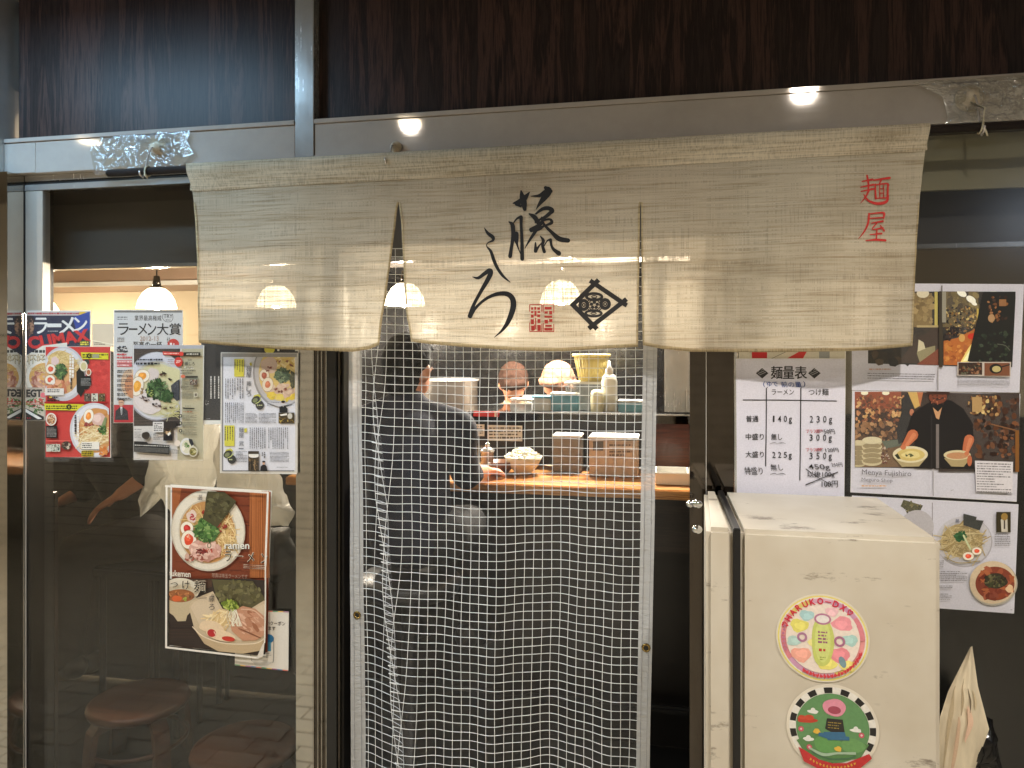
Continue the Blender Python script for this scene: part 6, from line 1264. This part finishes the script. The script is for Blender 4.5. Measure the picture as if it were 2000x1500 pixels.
def st1(d):
    d.ell(0, 0, .965, .965, (226, 214, 120), n=64); d.ell(0, 0, .93, .93, (228, 222, 214), n=64)
    for a in range(0, 360, 9): d.ring(0, 0, .90, .90, .12, [(214, 130, 140), (226, 150, 150), (222, 208, 120), (214, 170, 190), (200, 150, 180)][(a//36+1) % 5], 3, a, a+9)
    d.ring(0, 0, .80, .80, .10, (226, 220, 212), 12, 200, 335); d.ell(0, 0, .79, .79, (232, 218, 206), n=56)
    for x, y, r_, c in ((.42, -.36, .22, (232, 150, 160)), (.35, .36, .24, (230, 140, 150)), (-.5, -.26, .2, (222, 214, 110)), (-.46, .40, .22, (236, 168, 150)), (.58, .0, .17, (170, 206, 200)), (-.34, -.5, .16, (168, 204, 206)), (.1, .56, .2, (232, 222, 120)), (-.62, .1, .15, (176, 206, 200)), (.2, -.62, .14, (236, 190, 196)), (.52, .58, .16, (236, 222, 130)), (-.1, .1, .2, (238, 228, 150))):
        d.ell(x, y, r_, r_*.75, c, n=14, wob=.12); d.ell(x*.95, y*.95, r_*.6, r_*.45, tuple(min(255, v+12) for v in c), n=12, wob=.15)
    # plain oval green ornament in the middle
    d.ell(0, .06, .24, .58, (196, 204, 110), n=28, wob=.03); d.ell(0, .06, .17, .48, (206, 214, 130), n=28); d.ell(0, -.44, .17, .12, (228, 222, 220)); d.ring(0, -.44, .18, .13, .04, (180, 120, 150)); d.ring(-.44, 0, .11, .11, .05, (170, 120, 150)); d.ring(.36, .04, .12, .12, .05, (170, 110, 140)); d.ell(.42, .5, .07, .13, (120, 150, 160), -20)
    d.lines(-.10, -.18, .10, .12, 4, (150, 90, 120), fill=.6); d.lines(-.08, .22, .08, .30, 1, (190, 60, 50), fill=.8); d.lines(-.06, .40, .06, .50, 2, (150, 160, 70))
    arc_text(d, '♡HARUKO-DX♡', .845, -168, -42, .15, (206, 36, 66))
    for k in range(20): a = R(118-k*98/19); d.ell(.85*math.cos(a), .85*math.sin(a), .034, .05, (206, 60, 70), n=7, wob=.35)
    for k in range(7): a = R(196-k*36/6); d.ell(.85*math.cos(a), .85*math.sin(a), .03, .03, (190, 120, 150), n=6, wob=.35)
def st2(d):
    d.ell(0, 0, .94, .94, (226, 222, 214), n=64)
    for k in range(20): d.ring(0, 0, .93, .93, .13, (26, 26, 28) if k % 2 else (226, 222, 214), 4, 150+k*12, 162+k*12)
    d.ell(0, 0, .79, .79, (96, 142, 92), n=56)
    d.poly([(-.78, .35), (-.4, .12), (-.1, .22), (.1, .1), (.4, .22), (.78, .3), (.6, .62), (0, .8), (-.6, .62)], (86, 130, 78)); d.ell(-.1, .38, .3, .2, (96, 150, 84), wob=.04); d.ell(.44, .36, .26, .16, (104, 152, 92), wob=.04)
    for x, y in ((-.42, -.34), (.5, -.0), (-.52, .3)): d.ell(x, y, .12, .045, (226, 226, 220), wob=.08); d.ell(x, y-.04, .05, .05, (226, 226, 220))
    d.ell(-.56, -.14, .22, .07, (184, 62, 44), wob=.1); d.ell(-.5, -.2, .1, .06, (196, 74, 50)); d.ell(-.66, -.19, .08, .05, (196, 74, 50))
    for x, y in ((-.68, .08), (.62, .1), (-.5, .48)): d.ell(x, y, .06, .06, (196, 80, 100)); d.ell(x, y, .025, .025, (230, 190, 190))
    for x, y in ((-.34, .1), (.12, .46)): d.ell(x, y, .075, .06, (220, 178, 70), wob=.1)
    d.ell(.04, -.48, .25, .2, (216, 140, 160), n=24, wob=.03); d.ell(.04, -.42, .14, .09, (160, 70, 90), n=20); d.poly([(-.12, -.22), (.22, -.22), (.26, .06), (.0, .1), (-.16, .02)], (40, 38, 36)); d.lines(-.1, -.16, .2, .02, 3, (150, 130, 60), fill=.4); d.poly([(-.2, .1), (.26, .06), (.3, .22), (-.1, .28)], (54, 104, 140)); d.stroke([(-.3, .16), (.0, .2), (.36, .2)], [.08, .12, .08], (54, 104, 140))
    d.stroke([(-.5, .5), (-.2, .62), (.1, .56), (.5, .52)], [.04, .07, .05, .06], (160, 186, 160)); d.stroke([(-.45, .58), (-.1, .70), (.3, .66), (.5, .58)], .03, (70, 110, 80))
    d.poly([(-.74, .5), (-.6, .56), (-.3, .74), (0, .8), (.3, .76), (.6, .6), (.78, .5), (.84, .6), (.6, .84), (.3, .98), (0, 1.0), (-.3, .96), (-.62, .82)], (186, 44, 48))
    for k in range(14): a = R(122-k*64/13); d.ell(.89*math.cos(a), .89*math.sin(a), .022, .032, (206, 160, 60), n=7, wob=.3)
sticker(713, 820, 248, 'upper round sticker, pale pastel with curved red lettering on the cream cabinet', st1, 41)
sticker(765, 1290, 246, 'lower round sticker, green with a black and white chequered rim on the cream cabinet', st2, 42)

# curled sheet and black bag at the bottom right
bm = BM(); g = []; A = [(1899, 1262), (1910, 1340), (1932, 1424), (1884, 1560)]; B_ = [(1895, 1264), (1852, 1350), (1836, 1400), (1826, 1580)]
for j in range(25):
    t_ = j/24; row = []
    a = Vector((interp([(i/3, A[i][0]) for i in range(4)], t_), interp([(i/3, A[i][1]) for i in range(4)], t_))); b = Vector((interp([(i/3, B_[i][0]) for i in range(4)], t_), interp([(i/3, B_[i][1]) for i in range(4)], t_)))
    for i in range(13):
        s_ = i/12; q = b.lerp(a, s_); Yd = -.16-.014*math.sin(s_*math.pi)-.03*t_+.006*noise.noise(Vector((s_*5, t_*4, 2))); row.append(bm.verts.new(W(q.x, q.y, Yd)))
    g.append(row)
for j in range(24):
    for i in range(12): bm.faces.new((g[j][i], g[j][i+1], g[j+1][i+1], g[j+1][i]))
sh = obj('curled_sheet', bm, mat('stained_paper_sheet', (224, 210, 182), .45, var=.30, vscale=14, vsc=(1, 1, .25), bump=.2), None, True); 
dd_ = Draw(0, 0, 1, 0, surf=lambda u, v, o: (lambda a, b: W(b[0]+(a[0]-b[0])*u, b[1]+(a[1]-b[1])*u, -.16-.014*math.sin(u*math.pi)-.03*v-.004-o))((interp([(i/3, A[i][0]) for i in range(4)], v), interp([(i/3, A[i][1]) for i in range(4)], v)), (interp([(i/3, B_[i][0]) for i in range(4)], v), interp([(i/3, B_[i][1]) for i in range(4)], v))), seed=50)
for u, v0, v1, w, cc in ((.18, .30, .85, .10, (196, 178, 146)), (.45, .25, .60, .07, (176, 158, 128)), (.66, .34, .56, .035, (112, 98, 80)), (.60, .50, .74, .12, (224, 190, 164)), (.80, .36, .52, .06, (202, 184, 152)), (.38, .62, .95, .09, (206, 176, 148))): dd_.stroke([(u, v0), (u+.03, (v0+v1)/2), (u-.02, v1)], [.3*w, w, .3*w], cc, 8)
dd_.v = [Vector(p) for p in dd_.v]; dd_.build('faded_print', M['print'], sh)
tag(sh, 'stained cream sheet curling to a point at the bottom right by the cabinet', 'sheet')
bag('waste_bag', 'black shiny bag bulging under the curled sheet at the bottom right', [(1900, 1395), (1935, 1400), (1952, 1450), (1950, 1560), (1850, 1590), (1840, 1500), (1870, 1440)], -.13, mat('black_bag_film', (16, 16, 17), .2, bump=.6, bscale=16, bdist=.01), .12, 12, 'bag')

# ================================================================== PEOPLE
def remeshed(bm, voxel, smooth=4, name='body'):
    me = bpy.data.meshes.new(name); bm.to_mesh(me); bm.free(); o = bpy.data.objects.new('tmp', me); COL.objects.link(o)
    r_ = o.modifiers.new('r', 'REMESH'); r_.mode = 'VOXEL'; r_.voxel_size = voxel; r_.use_smooth_shade = True
    s_ = o.modifiers.new('s', 'SMOOTH'); s_.iterations = smooth; s_.factor = .6
    bpy.context.view_layer.update(); out = bpy.data.meshes.new_from_object(o.evaluated_get(bpy.context.evaluated_depsgraph_get()))
    bpy.data.objects.remove(o); bpy.data.meshes.remove(me)
    for p_ in out.polygons: p_.use_smooth = True
    return out
def hand(bm, w_, d_, up, curl=.5, side=1):
    """palm plus five unequal bent fingers from the wrist w_ along d_"""
    d_ = Vector(d_).normalized(); up = Vector(up); s_ = d_.cross(up).normalized()*side; up = s_.cross(d_).normalized()*side
    for k, (o_, L) in enumerate(((-.030, .066), (-.010, .078), (.010, .074), (.029, .058))):
        r0 = w_+s_*(o_*.55); r1 = w_+d_*.085+s_*o_; capsule(bm, r0+d_*.01, r1, .016, .0115, 6)
        q = r1; dd = d_.copy(); 
        for fr, rr_ in ((.45, .0098), (.32, .009), (.23, .008)):
            dd = (dd-up*curl*.55).normalized(); nq = q+dd*L*fr; capsule(bm, q, nq, rr_+.0008, rr_, 6); q = nq
    t0 = w_+d_*.028-s_*.026; t1 = t0+(d_*.6-s_*.75-up*.2).normalized()*.036; t2 = t1+(d_*.9-s_*.1-up*.4).normalized()*.030; capsule(bm, t0, t1, .014, .011, 6); capsule(bm, t1, t2, .011, .0085, 6)
def person(base, label, J, look, shirt, trousers=None, sleeve=.9, hairm=None, cap_=None, sc=1.0, hands=(True, True), voxel=.0085):
    """J: joints in world space: pelvis chest neck head shL shR elL elR wrL wrR (hipL kneeL ankL ...)"""
    J = {k: Vector(v) for k, v in J.items()}; t = empty('person', base, label, 'person'); bm = BM(); L = Vector(look).normalized(); up = (J['head']-J['neck']).normalized(); up = (up-L*L.dot(up)*.9).normalized() if abs(L.z) > .5 else up; L = (L-up*L.dot(up)).normalized(); Rt = L.cross(up).normalized()
    C_ = capsule
    C_(bm, J['pelvis'], J['chest'], .115*sc, .120*sc); C_(bm, J['chest'], J['neck'], .105*sc, .055*sc); C_(bm, J['neck']-up*.03, J['head']-up*.04, .054*sc, .05*sc)
    for s_ in 'LR':
        C_(bm, J['neck']-up*.02, J['sh'+s_], .05*sc, .05*sc); C_(bm, J['chest'], J['sh'+s_], .09*sc, .05*sc); C_(bm, J['sh'+s_], J['el'+s_], .040*sc, .031*sc); C_(bm, J['el'+s_], J['wr'+s_], .034*sc, .025*sc)
        C_(bm, J['pelvis'], J['hip'+s_], .10*sc, .085*sc); C_(bm, J['hip'+s_], J['knee'+s_], .062*sc, .036*sc); C_(bm, J['knee'+s_], J['ank'+s_], .036*sc, .028*sc); C_(bm, J['ank'+s_], J['ank'+s_]+L*.10-Vector((0, 0, .035)), .026*sc, .020*sc)
        if hands[0 if s_ == 'L' else 1]: hand(bm, J['wr'+s_], (J['wr'+s_]-J['el'+s_])*.6+L*.02, (0, 0, 1), .5, 1 if s_ == 'L' else -1)
    H = J['head']; rotm = Matrix((Rt, L, up)).transposed().to_4x4()
    def hp(x, y, z): return H+Rt*x+L*y+up*z
    ball(bm, hp(0, -.010, .025), .1, 16, (.076/.1, .095/.1, .098/.1), rotm); ball(bm, hp(0, .018, -.030), .1, 14, (.060/.1, .072/.1, .078/.1), rotm); ball(bm, hp(0, .052, -.072), .026, 10, (1.2, .9, .8), rotm)
    capsule(bm, hp(0, .086, .010), hp(0, .104, -.022), .008, .0125, 8); ball(bm, hp(0, .082, -.048), .018, 8, (1.2, .7, .6), rotm); ball(bm, hp(.034, .078, .022), .016, 8, (1.3, .5, .4), rotm); ball(bm, hp(-.034, .078, .022), .016, 8, (1.3, .5, .4), rotm)
    for s_ in (-1, 1):
        ball(bm, hp(s_*.079, -.008, -.004), .031, 10, (.34, .62, 1.02), rotm @ Matrix.Rotation(s_*-.30, 4, 'Z')); ball(bm, hp(s_*.074, .0, -.030), .015, 8, (.5, .7, .9), rotm)
    body = link('body', remeshed(bm, voxel), M['skin'], t)
    for s_ in (-1, 1):
        bm = BM(); ball(bm, hp(s_*.033, .0815, .004), .0062, 8, (1.4, .6, .5), rotm); obj('eye', bm, M['eye'], body, True)
    bm = BM(); ball(bm, hp(0, .0875, -.050), .011, 8, (1.9, .5, .5), rotm); obj('lips', bm, M['lip'], body, True)
    bm = BM(); C_(bm, J['pelvis'], J['chest'], .145*sc, .150*sc); C_(bm, J['chest'], J['neck']-up*.01, .130*sc, .070*sc)
    for s_ in 'LR':
        C_(bm, J['neck']-up*.03, J['sh'+s_], .066*sc, .072*sc); C_(bm, J['chest'], J['sh'+s_], .12*sc, .072*sc); C_(bm, J['sh'+s_], J['el'+s_], .070*sc, .056*sc)
        if sleeve > 1: C_(bm, J['el'+s_], J['el'+s_].lerp(J['wr'+s_], sleeve-1), .056*sc, .043*sc)
    me = remeshed(bm, .014, 3, 'shirt')
    for v in me.vertices: v.co += Vector((noise.noise(v.co*9), noise.noise(v.co*9+Vector((5, 0, 0))), noise.noise(v.co*9+Vector((0, 9, 0)))))*.012
    link('jacket', me, shirt, t)
    bm = BM()
    for s_ in 'LR': C_(bm, J['pelvis'], J['hip'+s_], .128*sc, .105*sc); C_(bm, J['hip'+s_], J['knee'+s_], .102*sc, .072*sc); C_(bm, J['knee'+s_], J['ank'+s_], .072*sc, .058*sc)
    link('trousers', remeshed(bm, .016, 3, 'trousers'), trousers or M['blackcloth'], t)
    for s_ in 'LR':
        bm = BM(); a = J['ank'+s_]; C_(bm, a-Vector((0, 0, .03))-L*.04, a+L*.15-Vector((0, 0, .04)), .05, .042); obj('shoe', bm, M['black'], t, True)
    bm = BM(); ball(bm, hp(0, -.020, .040), .1, 16, (.086/.1, .098/.1, .096/.1), rotm); ball(bm, hp(0, -.045, -.020), .1, 14, (.070/.1, .062/.1, .080/.1), rotm); ball(bm, hp(0, .045, .088), .05, 10, (1.3, .7, .55), rotm)
    me = remeshed(bm, .008, 2, 'hair')
    for v in me.vertices: v.co += (v.co-H).normalized()*noise.noise(v.co*45)*.006
    if cap_:
        link('head_wrap', me, cap_, t)
    else: link('hair', me, hairm or M['hair'], t)
    return t
# diner at the counter, seen from behind
hd_ = W(800, 726, .42); nk = W(795, 782, .40); ch = W(800, 880, .36)
shl, shr = W(706, 835, .40), W(894, 838, .42)
elr = W(908, 925, .56); wrr = W(948, 934, .80); wrr.z = 1.085; ell_ = W(700, 940, .55); wrl = Vector((ell_.x+.12, .80, 1.085)); pl = W(800, 1030, .36)
person((pl.x, pl.y, 0), 'diner in a dark navy jacket seen from behind, right forearm resting on the wooden counter',
       dict(pelvis=pl, chest=ch, neck=nk, head=hd_, shL=shl, shR=shr, elL=ell_, elR=elr, wrL=wrl, wrR=wrr, hipL=pl+Vector((-.10, .04, -.03)), hipR=pl+Vector((.10, .04, -.03)), kneeL=pl+Vector((-.14, .36, -.06)), kneeR=pl+Vector((.14, .36, -.06)), ankL=pl+Vector((-.14, .34, -.46)), ankR=pl+Vector((.14, .34, -.46))),
       (.30, 1, -.12), M['navy'], M['blackcloth'], 1.35, sc=1.0)
t = empty('bar_stool', (pl.x, pl.y, 0), 'dark bar stool under the seated diner in the navy jacket', 'stool')
bm = BM(); lathe(bm, (pl.x, pl.y, pl.z-.16), [(.001, 0), (.16, 0), (.18, -.02), (.17, -.06), (.001, -.06)], 36); obj('seat', bm, M['black'], t, True)
bm = BM(); lathe(bm, (pl.x, pl.y, 0.02), [(.028, pl.z-.24), (.028, .03), (.17, .012), (.18, 0), (.001, 0)], 36); obj('pedestal', bm, M['black'], t, True)
# kitchen staff
def staff(px, py, Y, label, look, shirt, cap_=None, lean=.10, arm=-.10, hairm=None):
    h = W(px, py, Y); nk = h+Vector((0, .03, -.13)); ch = nk+Vector((0, lean, -.22)); pl = ch+Vector((0, lean*.4, -.28))
    J = dict(head=h, neck=nk, chest=ch, pelvis=pl)
    for s_, k in (('L', -1), ('R', 1)):
        J['sh'+s_] = nk+Vector((k*.17, .02, -.075)); J['el'+s_] = J['sh'+s_]+Vector((k*.06, arm, -.26)); J['wr'+s_] = J['el'+s_]+Vector((-k*.08, -.22, -.02))
        J['hip'+s_] = pl+Vector((k*.09, 0, -.06)); J['knee'+s_] = Vector((pl.x+k*.1, pl.y, .46)); J['ank'+s_] = Vector((pl.x+k*.11, pl.y+.02, .085))
    return person((pl.x, pl.y, 0), label, J, look, shirt, M['blackcloth'], .95, hairm, cap_, hands=(False, False), voxel=.010) if False else person((pl.x, pl.y, 0), label, J, look, shirt, M['blackcloth'], .95, hairm, cap_, voxel=.010)
staff(1003, 752, 2.05, 'kitchen worker in beige with head bowed, left of the other worker behind the shelf', (.25, -.6, -1.2), mat('beige_shirt', (206, 176, 140), .85, bump=.3), None, hairm=mat('brown_hair', (58, 40, 32), .8, spec=.1, var=.4, vscale=50))
staff(1092, 752, 1.95, 'kitchen worker in a pale blue white top bending down beside the yellow basket', (-.6, -.6, -1.2), M['whitecloth'], None, .16, hairm=mat('tan_head_scarf', (150, 112, 92), .9, spec=.1, bump=.4))
# customer behind the left window
pl = W(318, 1035, .72); ch = W(235, 890, .74); nk = W(222, 800, .72); h = W(206, 748, .70)
person((pl.x, pl.y, 0), 'seated customer in black leaning over behind the left window with one bare forearm showing',
       dict(pelvis=pl, chest=ch, neck=nk, head=h, shL=W(190, 850, .88), shR=W(262, 845, .58), elL=W(160, 960, .88), elR=W(292, 925, .50), wrL=W(120, 980, .80), wrR=W(236, 965, .44),
            hipL=pl+Vector((0, .10, 0)), hipR=pl+Vector((0, -.09, 0)), kneeL=W(160, 1075, .80), kneeR=W(150, 1075, .55), ankL=W(165, 1280, .80), ankR=W(130, 1290, .56)),
       (-1, .05, -.35), M['blackcloth'], M['greycloth'], 1.0)
t = empty('chair', (pl.x, pl.y, 0), 'dark seat under the customer in black behind the left window', 'chair')
obox('seat', M['black'], t, pl.x-.2, pl.x+.2, pl.y-.18, pl.y+.18, pl.z-.16, pl.z-.12, .01)
for sx in (-.17, .17):
    for sy in (-.15, .15): bm = BM(); cone(bm, (pl.x+sx, pl.y+sy, 0), (pl.x+sx, pl.y+sy, pl.z-.16), .014, .014, 10); obj('leg', bm, M['black'], t)
for o in list(scn.objects):
    if o.type == 'MESH' and o.parent is None and 'category' not in o and 'kind' not in o: o['kind'] = 'structure'
